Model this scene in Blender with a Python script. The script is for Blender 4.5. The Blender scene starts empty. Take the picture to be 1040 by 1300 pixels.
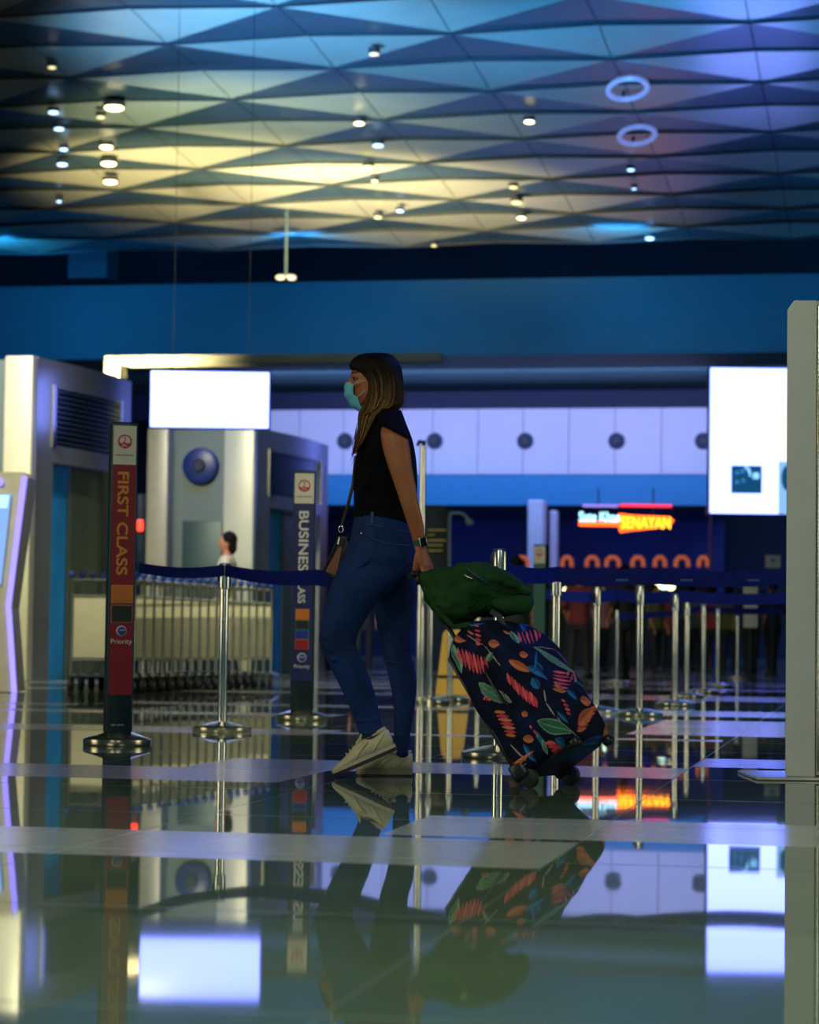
import bpy, math, random
import numpy as np
from mathutils import Vector, Matrix, noise
random.seed(7)
PI = math.pi
SC = bpy.context.scene
COL = SC.collection

# ------------------------------------------------------------------ camera
F = 3000.0
CAMZ = 0.53
pitch = math.atan(162.0 / F)
roll = math.radians(0.75)
fwd = Vector((0, math.cos(pitch), math.sin(pitch)))
rt0 = Vector((1, 0, 0))
up0 = rt0.cross(fwd)
rt = rt0 * math.cos(roll) + up0 * math.sin(roll)
up = up0 * math.cos(roll) - rt0 * math.sin(roll)
CAM = Vector((0, 0, CAMZ))
cd = bpy.data.cameras.new('camera')
cam = bpy.data.objects.new('camera', cd)
COL.objects.link(cam)
M = Matrix((rt, up, -fwd)).transposed().to_4x4()
M.translation = CAM
cam.matrix_world = M
cd.sensor_fit = 'VERTICAL'
cd.sensor_height = 36
cd.lens = F / 1300 * 36
cd.clip_end = 300
cd.dof.use_dof = True
cd.dof.focus_distance = 9.0
cd.dof.aperture_fstop = 4.2
SC.camera = cam
SC.view_settings.view_transform = 'Standard'
SC.view_settings.look = 'None'
SC.view_settings.gamma = 1
SC.view_settings.exposure = 0.15
SC.cycles.use_denoising = True
SC.cycles.max_bounces = 8
SC.cycles.glossy_bounces = 5
SC.cycles.sample_clamp_indirect = 6
SC.cycles.caustics_reflective = False
SC.cycles.caustics_refractive = False


def ray(px, py):
    return fwd + rt * ((px - 520) / F) + up * ((650 - py) / F)


def Q(px, py, Y):
    d = ray(px, py)
    return CAM + d * (Y / d.y)


def G(px, py):
    d = ray(px, py)
    return CAM + d * (-CAMZ / d.z)


ANG = math.radians(11.1)
DD = Vector((math.sin(ANG), math.cos(ANG), 0))
UU = Vector((math.cos(ANG), -math.sin(ANG), 0))


def B(s, t, z=0.0):
    return UU * s + DD * t + Vector((0, 0, z))


def U(px, py, t):
    d = ray(px, py)
    return CAM + d * (t / d.dot(DD))


def Ust(px, py, t):
    p = U(px, py, t)
    return p.dot(UU), p.z


# ------------------------------------------------------------------ materials
MATS = {}


def mat(name, color=(.5, .5, .5), rough=.5, metal=0., emit=None, es=1., vary=.08, vscale=8., bump=0., bscale=60.,
        coat=0., attr=None, trans=0., alpha=1., spec=.5, sheen=0.):
    if name in MATS:
        return MATS[name]
    m = bpy.data.materials.new(name)
    m.use_nodes = True
    nt = m.node_tree
    b = nt.nodes['Principled BSDF']
    b.inputs['Roughness'].default_value = rough
    b.inputs['Metallic'].default_value = metal
    b.inputs['Coat Weight'].default_value = coat
    b.inputs['Specular IOR Level'].default_value = spec
    b.inputs['Transmission Weight'].default_value = trans
    b.inputs['Alpha'].default_value = alpha
    b.inputs['Sheen Weight'].default_value = sheen
    tc = nt.nodes.new('ShaderNodeTexCoord')
    nz = nt.nodes.new('ShaderNodeTexNoise')
    nz.inputs['Scale'].default_value = vscale
    nz.inputs['Detail'].default_value = 4
    nt.links.new(tc.outputs['Object'], nz.inputs['Vector'])
    mr = nt.nodes.new('ShaderNodeMapRange')
    mr.inputs['From Min'].default_value = .3
    mr.inputs['From Max'].default_value = .7
    mr.inputs['To Min'].default_value = 1 - vary
    mr.inputs['To Max'].default_value = 1 + vary
    nt.links.new(nz.outputs['Fac'], mr.inputs['Value'])
    vm = nt.nodes.new('ShaderNodeVectorMath')
    vm.operation = 'SCALE'
    if attr:
        at = nt.nodes.new('ShaderNodeAttribute')
        at.attribute_name = attr
        nt.links.new(at.outputs['Color'], vm.inputs[0])
    else:
        vm.inputs[0].default_value = color
    nt.links.new(mr.outputs['Result'], vm.inputs['Scale'])
    nt.links.new(vm.outputs['Vector'], b.inputs['Base Color'])
    if emit:
        b.inputs['Emission Color'].default_value = (*emit, 1)
        b.inputs['Emission Strength'].default_value = es
    if bump:
        n2 = nt.nodes.new('ShaderNodeTexNoise')
        n2.inputs['Scale'].default_value = bscale
        n2.inputs['Detail'].default_value = 5
        nt.links.new(tc.outputs['Object'], n2.inputs['Vector'])
        bp = nt.nodes.new('ShaderNodeBump')
        bp.inputs['Strength'].default_value = bump
        bp.inputs['Distance'].default_value = .02
        nt.links.new(n2.outputs['Fac'], bp.inputs['Height'])
        nt.links.new(bp.outputs['Normal'], b.inputs['Normal'])
    MATS[name] = m
    return m


# ------------------------------------------------------------------ mesh builder
class MB:
    def __init__(s):
        s.v = []
        s.f = []
        s.mi = []
        s.c = None
        s.cur = 0

    def add(s, vs, fs):
        o = len(s.v)
        s.v += [Vector(p) for p in vs]
        for f in fs:
            s.f.append([i + o for i in f])
            s.mi.append(s.cur)
        return s

    def box(s, c, size, R=None, bev=0.):
        hx, hy, hz = size[0] / 2, size[1] / 2, size[2] / 2
        c = Vector(c)
        R = R or Matrix.Identity(3)
        if bev <= 0:
            vs = [(x, y, z) for z in (-hz, hz) for y in (-hy, hy) for x in (-hx, hx)]
            fs = [(0, 2, 3, 1), (4, 5, 7, 6), (0, 1, 5, 4), (2, 6, 7, 3), (0, 4, 6, 2), (1, 3, 7, 5)]
            return s.add([c + R @ Vector(p) for p in vs], fs)
        bev = min(bev, hx * .99, hy * .99, hz * .99)
        rings = []
        prof = [(hz, -1), (hz, 0)] if False else None
        n = 3
        lv = []
        for k in range(n + 1):
            a = PI / 2 * k / n
            lv.append((-hz + bev - bev * math.cos(a), bev - bev * math.sin(a)))
        lv = lv + [(-z, i) for z, i in reversed(lv)]
        pts = []
        for z, ins in lv:
            ring = []
            for qx, qy, a0 in ((1, 1, 0), (-1, 1, PI / 2), (-1, -1, PI), (1, -1, 1.5 * PI)):
                for k in range(n + 1):
                    a = a0 + PI / 2 * k / n
                    rr = bev - ins
                    ring.append(Vector((qx * (hx - bev) + rr * math.cos(a), qy * (hy - bev) + rr * math.sin(a), z)))
            pts.append(ring)
        return s.loftp([[c + R @ p for p in r] for r in pts])

    def loftp(s, rings, cap=True, closed=True):
        n = len(rings[0])
        vs = [p for r in rings for p in r]
        fs = []
        for i in range(len(rings) - 1):
            for j in range(n if closed else n - 1):
                k = (j + 1) % n
                fs.append((i * n + j, i * n + k, (i + 1) * n + k, (i + 1) * n + j))
        if cap:
            fs.append(tuple(reversed(range(n))))
            fs.append(tuple(range((len(rings) - 1) * n, len(rings) * n)))
        return s.add(vs, fs)

    def tube(s, pts, rad, n=10, cap=True, flat=1., fdir=None):
        pts = [Vector(p) for p in pts]
        if not hasattr(rad, '__len__'):
            rad = [rad] * len(pts)
        rings = []
        ref = Vector((0.13, 0.21, 1)).normalized() if fdir is None else Vector(fdir).normalized()
        for i, p in enumerate(pts):
            t = (pts[min(i + 1, len(pts) - 1)] - pts[max(i - 1, 0)]).normalized()
            if abs(t.dot(ref)) > .97:
                ref = Vector((1, .1, 0)).normalized()
            a = (ref - t * ref.dot(t)).normalized()
            b = t.cross(a)
            ref = a
            rings.append([p + a * (rad[i] * math.cos(2 * PI * k / n)) * flat + b * (rad[i] * math.sin(2 * PI * k / n)) for k in range(n)])
        return s.loftp(rings, cap)

    def cyl(s, p0, p1, r0, r1=None, n=16):
        return s.tube([p0, p1], [r0, r0 if r1 is None else r1], n)

    def lathe(s, prof, c, n=32):
        c = Vector(c)
        return s.loftp([[c + Vector((r * math.cos(2 * PI * k / n), r * math.sin(2 * PI * k / n), z)) for k in range(n)] for r, z in prof])

    def ell(s, c, r, R=None, n=16, m=10):
        c = Vector(c)
        R = R or Matrix.Identity(3)
        rings = []
        for i in range(m + 1):
            a = -PI / 2 + PI * i / m
            ca = max(math.cos(a), .02)
            rings.append([c + R @ Vector((r[0] * ca * math.cos(2 * PI * k / n), r[1] * ca * math.sin(2 * PI * k / n), r[2] * math.sin(a))) for k in range(n)])
        return s.loftp(rings)

    def capsule(s, p0, r0, p1, r1, n=14, flat=1., fdir=None):
        p0, p1 = Vector(p0), Vector(p1)
        t = (p1 - p0).normalized()
        P, Rr = [], []
        for k in range(5):
            a = PI / 2 * k / 4
            P.append(p0 - t * r0 * math.cos(a)); Rr.append(max(r0 * math.sin(a), .001))
        for k in range(5):
            a = PI / 2 * (4 - k) / 4
            P.append(p1 + t * r1 * math.cos(a)); Rr.append(max(r1 * math.sin(a), .001))
        # tube() averages tangents along a straight line: fine
        return s.tube(P, Rr, n, True, flat, fdir)

    def prism(s, poly, ax, ay, o, n0, n1, nrm):
        """2-D polygon poly in axes ax, ay from origin o, extruded along nrm from n0 to n1"""
        a = [o + ax * x + ay * y + nrm * n0 for x, y in poly]
        b = [o + ax * x + ay * y + nrm * n1 for x, y in poly]
        return s.loftp([a, b])

    def obj(s, name, m, parent=None, smooth=True, base=None, mods=None, auto=True):
        me = bpy.data.meshes.new(name)
        o = Vector((0, 0, 0))
        if parent is not None:
            o = Vector(parent['_base']) if '_base' in parent else o
        elif base is not None:
            o = Vector(base)
        me.from_pydata([tuple(p - o) for p in s.v], [], s.f)
        for mm in (m if isinstance(m, (list, tuple)) else [m]):
            me.materials.append(mm)
        me.polygons.foreach_set('material_index', s.mi)
        if s.c is not None:
            ca = me.color_attributes.new('Col', 'FLOAT_COLOR', 'POINT')
            arr = np.ones((len(s.v), 4), dtype=np.float32)
            arr[:, :3] = s.c
            ca.data.foreach_set('color', arr.ravel())
        me.validate()
        import bmesh
        bm = bmesh.new(); bm.from_mesh(me)
        bmesh.ops.recalc_face_normals(bm, faces=bm.faces)
        bm.to_mesh(me); bm.free()
        if smooth:
            me.shade_smooth() if hasattr(me, 'shade_smooth') else None
            if auto and hasattr(me, 'set_sharp_from_angle'):
                me.set_sharp_from_angle(angle=math.radians(38))
        ob = bpy.data.objects.new(name, me)
        COL.objects.link(ob)
        if parent is not None:
            ob.parent = parent
        else:
            ob.location = o
        ob['_base'] = tuple(o)
        ALL.append(ob)
        for md in (mods or []):
            mo = ob.modifiers.new(md[0], md[0])
            for k, val in md[1].items():
                setattr(mo, k, val)
        return ob


ALL = []


def tag(o, label, cat, group=None, kind=None):
    o['label'] = label
    o['category'] = cat
    if group:
        o['group'] = group
    if kind:
        o['kind'] = kind
    return o


def thing(name, label, cat, base=(0, 0, 0), group=None):
    o = bpy.data.objects.new(name, None)
    COL.objects.link(o)
    o.location = base
    o['_base'] = tuple(base)
    o.empty_display_size = .1
    ALL.append(o)
    return tag(o, label, cat, group)


def struct(name, mb, m, smooth=False, **k):
    o = mb.obj(name, m, smooth=smooth, **k)
    o['kind'] = 'structure'
    return o


def dup(root, loc, rz, label, group=None):
    r = root.copy(); COL.objects.link(r); ALL.append(r)
    r.location = loc
    r.rotation_euler = (0, 0, rz)
    r['label'] = label
    if group:
        r['group'] = group
    for ch in list(root.children):
        c = ch.copy(); COL.objects.link(c); c.parent = r; ALL.append(c)
        for g in list(ch.children):
            d = g.copy(); COL.objects.link(d); d.parent = c; ALL.append(d)
    return r


def text(name, body, size, m, parent, pos, xdir, zdir, extrude=.0008, align='CENTER', sx=1., offset=0., fit=None):
    cu = bpy.data.curves.new(name, 'FONT')
    cu.body = body
    cu.size = size
    cu.align_x = align
    cu.align_y = 'CENTER'
    cu.extrude = extrude
    cu.offset = offset
    cu.materials.append(m)
    tmp = bpy.data.objects.new(name, cu)
    me = bpy.data.meshes.new_from_object(tmp)
    me.name = name
    if fit:
        xs = [v.co.x for v in me.vertices]; ys_ = [v.co.y for v in me.vertices]
        kx = fit[0] / (max(xs) - min(xs)); ky = fit[1] / (max(ys_) - min(ys_))
        cx_, cy_ = (max(xs) + min(xs)) / 2, (max(ys_) + min(ys_)) / 2
        for v in me.vertices:
            v.co.x = (v.co.x - cx_) * kx; v.co.y = (v.co.y - cy_) * ky
    bpy.data.objects.remove(tmp)
    o = bpy.data.objects.new(name, me)
    COL.objects.link(o)
    x = Vector(xdir).normalized(); y = Vector(zdir).normalized(); z = x.cross(y)
    mm = Matrix((x * sx, y, z)).transposed().to_4x4()
    base = Vector(parent['_base']) if parent is not None else Vector((0, 0, 0))
    mm.translation = Vector(pos) - base
    if parent is not None:
        o.parent = parent
    o.matrix_local = mm
    ALL.append(o)
    return o


X, Yv, Z = Vector((1, 0, 0)), Vector((0, 1, 0)), Vector((0, 0, 1))

# colours
STEEL = mat('brushed_steel', (.78, .76, .66), .18, 1., vary=.05)
CHROME = mat('polished_chrome', (.85, .83, .74), .10, 1., vary=.04)
BLACKM = mat('black_plastic', (.012, .014, .02), .35, vary=.2)
DKM = mat('dark_teal_metal', (.01, .03, .045), .35, .3, vary=.15)
CREAM = mat('cream_panel', (.60, .58, .40), .35, .1, vary=.05, vscale=2)
GREYP = mat('grey_panel', (.13, .17, .17), .4, .3, vary=.06, vscale=2)
TEALP = mat('teal_panel', (.03, .07, .075), .4, .2, vary=.08, vscale=2)
BLUEG = mat('blue_lit_panel', (.04, .42, .95), .3, vary=.2, vscale=2)

# ------------------------------------------------------------------ floor
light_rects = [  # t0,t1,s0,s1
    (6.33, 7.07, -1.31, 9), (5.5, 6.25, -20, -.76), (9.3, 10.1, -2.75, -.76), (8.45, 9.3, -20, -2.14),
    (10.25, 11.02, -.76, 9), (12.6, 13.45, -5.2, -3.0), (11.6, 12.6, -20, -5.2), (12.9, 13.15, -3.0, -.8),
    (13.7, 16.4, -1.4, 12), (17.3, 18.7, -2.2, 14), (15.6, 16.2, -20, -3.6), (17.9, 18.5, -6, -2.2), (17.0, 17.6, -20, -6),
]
t = 20.2
r_ = random.Random(3)
while t < 74:
    s_ = -30.0
    while s_ < 40:
        w = r_.choice((3, 4.2, 5.4))
        o = r_.choice((0, .9, 1.8))
        light_rects.append((t + o, t + o + r_.choice((.7, .9)), s_, s_ + w))
        s_ += w
    t += 2.9
fm = MB()
ss = sorted(set([-60., 60.] + [v for r in light_rects for v in r[2:4]]))
ts = sorted(set([-14., 80., 4.36] + [v for r in light_rects for v in r[0:2]]))
# strips: one row of cells at a time, merging equal neighbours
for a in range(len(ts) - 1):
    tc_ = (ts[a] + ts[a + 1]) / 2
    rects = [r for r in light_rects if r[0] < tc_ < r[1]]
    cuts = sorted(set([-60., 60.] + [v for r in rects for v in r[2:4]]))
    for b_ in range(len(cuts) - 1):
        sc_ = (cuts[b_] + cuts[b_ + 1]) / 2
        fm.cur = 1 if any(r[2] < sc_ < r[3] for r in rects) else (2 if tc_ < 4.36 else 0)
        fm.add([(cuts[b_], ts[a], 0), (cuts[b_ + 1], ts[a], 0), (cuts[b_ + 1], ts[a + 1], 0), (cuts[b_], ts[a + 1], 0)], [(0, 1, 2, 3)])


def floor_mat(name, col, rough, vary, spec=.5):
    m = mat(name, col, rough, vary=vary, vscale=3, coat=0, spec=spec)
    nt = m.node_tree
    b = nt.nodes['Principled BSDF']
    tc = nt.nodes.new('ShaderNodeTexCoord')
    sp = nt.nodes.new('ShaderNodeSeparateXYZ')
    nt.links.new(tc.outputs['Object'], sp.inputs[0])
    outs = []
    for ax, per, off, wd in ((0, 1.2, .76, .004), (1, 1.2, .33, .012)):
        ad = nt.nodes.new('ShaderNodeMath'); ad.operation = 'ADD'; ad.inputs[1].default_value = off + 120
        nt.links.new(sp.outputs[ax], ad.inputs[0])
        md = nt.nodes.new('ShaderNodeMath'); md.operation = 'MODULO'; md.inputs[1].default_value = per
        nt.links.new(ad.outputs[0], md.inputs[0])
        lt = nt.nodes.new('ShaderNodeMath'); lt.operation = 'LESS_THAN'; lt.inputs[1].default_value = wd
        nt.links.new(md.outputs[0], lt.inputs[0])
        outs.append(lt)
    mx = nt.nodes.new('ShaderNodeMath'); mx.operation = 'MAXIMUM'
    nt.links.new(outs[0].outputs[0], mx.inputs[0]); nt.links.new(outs[1].outputs[0], mx.inputs[1])
    mr = nt.nodes.new('ShaderNodeMapRange')
    mr.inputs['To Min'].default_value = rough; mr.inputs['To Max'].default_value = .35
    nt.links.new(mx.outputs[0], mr.inputs['Value'])
    nt.links.new(mr.outputs['Result'], b.inputs['Roughness'])
    # fine long-wave bump: a trace of waviness in the polish
    n2 = nt.nodes.new('ShaderNodeTexNoise'); n2.inputs['Scale'].default_value = 1.2
    nt.links.new(tc.outputs['Object'], n2.inputs['Vector'])
    bp = nt.nodes.new('ShaderNodeBump'); bp.inputs['Strength'].default_value = .05; bp.inputs['Distance'].default_value = .01
    nt.links.new(n2.outputs['Fac'], bp.inputs['Height']); nt.links.new(bp.outputs['Normal'], b.inputs['Normal'])
    return m


FD = floor_mat('polished_dark_granite', (.11, .15, .10), .022, .12)
FS = floor_mat('satin_green_granite', (.14, .19, .13), .035, .08, spec=.4)
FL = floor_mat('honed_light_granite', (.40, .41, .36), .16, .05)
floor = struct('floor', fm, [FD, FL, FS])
floor.rotation_euler = (0, 0, -ANG)

# ------------------------------------------------------------------ ceiling
cm = MB()
ZC = 10.53
pitchT = 2.06
rows0 = 58.3
ni = 24
sp_ = 2.43
s0 = -1.95 - sp_ * 14
CT = mat('ceiling_slat_lit_metal', (.50, .50, .42), .30, .6, vary=.05, vscale=1.5)
CTD = mat('ceiling_shadow_gap', (.01, .015, .02), .6)


def ch(i, j):
    return ZC + (-.035 if (i + j) % 2 == 0 else .035)


for j in range(0, 26):
    tb = rows0 - pitchT * j          # far edge
    ta = tb - pitchT + .13
    for i in range(ni):
        p = [B(s0 + sp_ * i, ta, ch(i, j + 1)), B(s0 + sp_ * (i + 1) - .02, ta, ch(i + 1, j + 1)),
             B(s0 + sp_ * (i + 1) - .02, tb, ch(i + 1, j)), B(s0 + sp_ * i, tb, ch(i, j))]
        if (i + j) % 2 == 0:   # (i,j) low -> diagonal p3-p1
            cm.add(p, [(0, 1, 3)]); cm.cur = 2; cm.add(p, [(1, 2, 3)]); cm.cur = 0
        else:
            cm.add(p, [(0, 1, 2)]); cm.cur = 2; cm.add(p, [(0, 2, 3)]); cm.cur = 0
        cm.cur = 1
        # shadow-gap lip along the far edge of the slat
        lo = [q_ - Z * .045 for q_ in (p[3], p[2])]
        cm.add([p[3], p[2], lo[1], lo[0], p[3] + DD * .03, p[2] + DD * .03, lo[1] + DD * .03, lo[0] + DD * .03], [(0, 1, 2, 3), (4, 5, 6, 7), (2, 3, 7, 6)])
        cm.cur = 0
cm.cur = 1
cm.box(B(-4, 30, ZC + .9), (90, 62, .1), Matrix.Rotation(-ANG, 3, 'Z'))
CT2 = mat('ceiling_slat_shaded_metal', (.07, .12, .15), .28, .7, vary=.05, vscale=1.5)  # darker copy for far-edge triangles: facet shade put into the colour
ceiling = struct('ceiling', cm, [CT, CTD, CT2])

# ------------------------------------------------------------------ far building shell
RB = Matrix.Rotation(-ANG, 3, 'Z')


def bbox(mb, s0, s1, t0, t1, z0, z1, bev=0):
    mb.box(B((s0 + s1) / 2, (t0 + t1) / 2, (z0 + z1) / 2), (s1 - s0, t1 - t0, z1 - z0), RB, bev)


TF = 69.0
WALLT = mat('teal_painted_wall', (.008, .10, .15), .6, vary=.15, vscale=.3)
WALLD = mat('navy_wall', (.004, .03, .09), .6, vary=.25, vscale=.4)
mb = MB(); bbox(mb, -60, 60, 82, 82.4, 0, 22); struct('wall_back', mb, WALLD)
z_hb = U(520, 452, 62).z; z_ht = U(520, 356, 62).z
mb = MB(); bbox(mb, -60, 40, 62, 62.5, z_hb, z_ht)
mb2 = mb
struct('wall_header', mb, WALLT)
mb = MB(); bbox(mb, -60, 40, 62.5, 72, z_hb, z_hb + .2); struct('ceiling_soffit', mb, mat('soffit_paint', (.03, .12, .14), .6))
z_ft = U(630, 519, TF).z; z_fb = U(630, 602, TF).z; z_bb = U(630, 641, TF).z
mb = MB(); bbox(mb, -60, 40, 71, 71.4, z_ft - .1, z_hb); struct('wall_upper', mb, mat('navy_dark_wall', (.002, .018, .08), .6))
# fascia : panelled board
sL = Ust(300, 560, TF)[0]; sR = Ust(899, 560, TF)[0]
FAS = mat('pale_fascia_panel', (.55, .56, .72), .5, vary=.06, vscale=.3)
mb = MB()
k = 0
s_ = sR
pw = (Ust(667, 560, TF)[0] - Ust(552, 560, TF)[0]) / 2
while s_ > sL:
    bbox(mb, s_ - pw + .02, s_, TF, TF + .3, z_fb, z_ft)
    s_ -= pw
struct('trim_1', mb, FAS)
mb = MB(); bbox(mb, sL, sR, TF + .05, TF + .6, z_bb, z_fb); struct('trim_2', mb, mat('blue_band', (.008, .20, .46), .5, vary=.05))
mb = MB(); bbox(mb, -60, sR, 69.6, 78, z_bb, z_bb + .2); struct('ceiling_shop', mb, WALLD)
for px in (438, 552, 667, 783, 893):
    p = U(px, 560, TF)
    v = thing('round_vent', 'round dark nozzle vent set in the pale fascia band over the shops', 'vent', p - DD * .06, 'round vents along the fascia')
    a = MB(); a.tube([p - DD * .05, p + DD * .0], [.20, .25], 28); a.obj('flange', mat('vent_rim', (.008, .03, .09), .6), v)
    a = MB(); a.tube([p - DD * .1, p - DD * .05], [.12, .15], 24); a.obj('nozzle', mat('vent_core', (.008, .012, .04), .5), v)

# white column and shop interior
mb = MB()
s_a = Ust(687, 650, 70)[0]; s_b = Ust(706, 650, 70)[0]
bbox(mb, s_a, s_b, 67.2, 68.0, 0, z_bb + .05, .05)
struct('column_1', mb, mat('white_column', (.55, .58, .8), .5))
mb = MB()
s_a = Ust(708, 650, 70)[0]; s_b = Ust(717, 650, 70)[0]
bbox(mb, s_a, s_b, 68.2, 68.7, 0, z_bb - .2, .05)
struct('column_2', mb, mat('white_column', (.55, .58, .8), .5))
mb = MB(); bbox(mb, -50, sR, 77, 77.3, 0, z_bb); struct('wall_shop', mb, mat('shop_navy', (.01, .03, .12), .6, vary=.3, vscale=.3))
# portal frame (cream beam)
mb = MB()
tp = 46
zl = U(330, 461, tp).z; zh = U(330, 450, tp).z
sa = Ust(133, 460, tp)[0]; sb = Ust(560, 460, tp)[0]
bbox(mb, sa, sb, tp, tp + .5, zl, zh)
s2 = Ust(152, 460, tp)[0]
bbox(mb, sa, s2, tp, tp + .5, 0, zh)
bbox(mb, sb - .25, sb, tp, tp + .5, 0, zh) if False else None
struct('beam_1', mb, mat('beam_paint', (.22, .22, .19), .45, vary=.2, vscale=.5))
# block in the ceiling void
p0 = U(101, 360, 64); p1 = U(150, 322, 64)
mb = MB(); bbox(mb, p0.dot(UU), p1.dot(UU), 63.0, 64, p0.z, p1.z + 2); struct('column_3', mb, mat('duct_grey', (.03, .09, .15), .6))

# ------------------------------------------------------------------ lamps (hall lamps and washers, plus unseen added fills)


def area(name, loc, size, color, power, target=None, sy=None):
    l = bpy.data.lights.new(name, 'AREA')
    l.size = size
    if sy:
        l.shape = 'RECTANGLE'; l.size_y = sy
    l.color = color
    l.energy = power
    o = bpy.data.objects.new(name, l)
    COL.objects.link(o)
    o.location = loc
    if target is not None:
        o.rotation_euler = (Vector(target) - Vector(loc)).to_track_quat('-Z', 'Y').to_euler()
    return o


def spot(name, loc, target, color, power, angle=60, blend=.6, r=.15):
    l = bpy.data.lights.new(name, 'SPOT')
    l.spot_size = math.radians(angle); l.spot_blend = blend; l.shadow_soft_size = r
    l.color = color; l.energy = power
    o = bpy.data.objects.new(name, l)
    COL.objects.link(o)
    o.location = loc
    o.rotation_euler = (Vector(target) - Vector(loc)).to_track_quat('-Z', 'Y').to_euler()
    return o


WARM = (1., .86, .48)
area('hall_lamp', (-7, -6, 9.6), 5, (1., .93, .62), 500, (-4, 22, 2))
area('hall_lamp', (5, -4, 9.6), 4, (.9, .95, .75), 160, (3, 12, .5))
spot('floor_fill', (0, 2.0, 9.8), (0, 3.2, 0), (.80, 1., .72), 1500, 62, .8, .5)  # unseen spot added to lift the green haze on the near floor
# unseen spots added to warm the check-in cabins, aimed down at them
spot('cabin_fill', (-9, 13, 9.8), (-4.2, 26, 1.5), (1., .93, .58), 5200, 40, .9, .4)
spot('cabin_fill', (-7, 17, 9.8), (-3.0, 33, 1.5), (1., .93, .60), 6500, 34, .9, .4)
spot('cabin_fill', (-1.5, 20, 9.8), (-2.6, 26.5, .6), (1., .97, .72), 1500, 40, .9, .4)
spot('post_lamp', (2.0, 10, 9.8), (1.5, 17, .5), (1., .90, .60), 1600, 60, .9, .4)
# unseen area lamps added out of view for the chrome posts to mirror
area('reflection_fill', (-17, 8, 3.0), 5, (1., .88, .55), 260, (0, 14, 1), 5)
area('reflection_fill', (16, 9, 3.0), 5, (1., .92, .62), 200, (0, 14, 1), 5)
area('reflection_fill', (3, -14, 3.2), 2.2, (1., .95, .7), 70, (1, 14, 1), 5)
area('reflection_fill', (-6, -14, 3.2), 1.4, (1., .95, .7), 90, (-1, 14, 1), 5)
spot('blue_fill_spot', (7, 15.5, 9.5), (-.3, 9.2, .7), (.03, .14, 1.), 1500, 26)  # unseen blue spots added to tint the jeans, cabins and right lane
spot('blue_fill_spot', (-5.0, 24, 9.6), (-3.1, 28, 2.5), (.12, .25, 1.), 2200, 34)
spot('blue_fill_spot', (-2.5, 30, 9.6), (-1.7, 36, 2.5), (.12, .3, 1.), 2200, 30)
spot('blue_fill_spot', (8, 26, 9.8), (6, 18, 0), (.03, .30, 1.), 5000, 50)
# unseen spots added below the ceiling for its warm and blue glow
spot('ceiling_fill', B(-15.5, 44, 4.0), B(-13.8, 49, 10.5), (1., .82, .38), 14000, 72, 1.)
spot('ceiling_fill', B(-12.0, 47.5, 5.0), B(-11.2, 51, 10.5), (1., .82, .38), 14000, 85, 1.)
spot('ceiling_fill', B(-13.0, 39, 4.0), B(-11.6, 44, 10.5), (.8, .95, .6), 6000, 70, 1.)
spot('ceiling_fill', B(-10.5, 33, 4.6), B(-9.5, 37.5, 10.5), (.12, .45, 1.), 14000, 70, 1.)
spot('ceiling_fill', B(-4.5, 33, 4.6), B(-3.0, 38.5, 10.5), (.01, .36, 1.), 6500, 70, 1.)
spot('ceiling_fill', B(2.0, 49, 4.6), B(1.0, 51, 10.5), (.01, .32, .8), 600, 100, 1.)
# wall-washers for header and fascia
for s_ in (-22, -14, -6, 2):
    area('wall_washer', B(s_, 56, 10.0), 1.2, (.02, .40, 1.), 210, B(s_, 62, 8.6))
area('fascia_washer', B(-10, 65, z_hb - .4), 18, (.42, .50, 1.), 620, B(-10, 69, z_fb), 1.)
area('shop_lamp', B(-8, 73, z_bb - .2), 14, (.03, .12, 1.), 200, B(-8, 75, 0), 2.)

w = bpy.data.worlds.new('world'); SC.world = w; w.use_nodes = True
w.node_tree.nodes['Background'].inputs[0].default_value = (.010, .065, .095, 1)
w.node_tree.nodes['Background'].inputs[1].default_value = .55

# ------------------------------------------------------------------ LED screens
SCR = mat('lit_screen', (.02, .02, .02), .3, emit=(1.08, 1.40, 6.2), es=1.0)
ys = 28.0
a_, b_ = Q(192, 471, ys), Q(341, 544, ys)
sc1 = thing('display_screen', 'wide glowing white screen hanging in front of the round-vent cabin', 'screen', ((a_.x + b_.x) / 2, ys, b_.z))
mb = MB(); mb.box(((a_ + b_) / 2) + Vector((0, -.012, 0)), (b_.x - a_.x, .02, a_.z - b_.z), None, .01); mb.obj('panel', SCR, sc1)
mb = MB(); mb.box(((a_ + b_) / 2) + Vector((0, .06, 0)), (b_.x - a_.x + .03, .1, a_.z - b_.z + .03), None, .01); mb.obj('housing', BLACKM, sc1)
for sx in (-.45, .45):
    mb = MB(); c = (a_ + b_) / 2 + Vector((sx, .07, 0)); mb.cyl((c.x, c.y, a_.z), (c.x, c.y, ZC - .1), .003); mb.obj('hanger', BLACKM, sc1)
ys = 52.0
a_, b_ = Q(902, 467, ys), Q(1016, 653, ys)
sc2 = thing('display_screen', 'tall glowing white advertising screen beside the steel kiosk', 'screen', ((a_.x + b_.x) / 2, ys, 0))
mb = MB(); mb.box((a_ + b_) / 2 - Vector((0, .03, 0)), (b_.x - a_.x, .04, a_.z - b_.z), None, .02)
mb.obj('panel', SCR, sc2)
mb = MB(); mb.box((a_ + b_) / 2 + Vector((0, .15, 0)), (b_.x - a_.x + .06, .3, a_.z - b_.z + .06), None, .02); mb.obj('housing', BLACKM, sc2)
PIC = mat('screen_picture', (.0, .0, .0), .3, emit=(.0, .06, .16), es=1.)
c0, c1 = Q(928, 591, ys), Q(967, 627, ys)
mb = MB(); mb.box((c0 + c1) / 2 - Vector((0, .055, 0)), (c1.x - c0.x, .012, c0.z - c1.z)); pic = mb.obj('picture', PIC, sc2)
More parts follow.
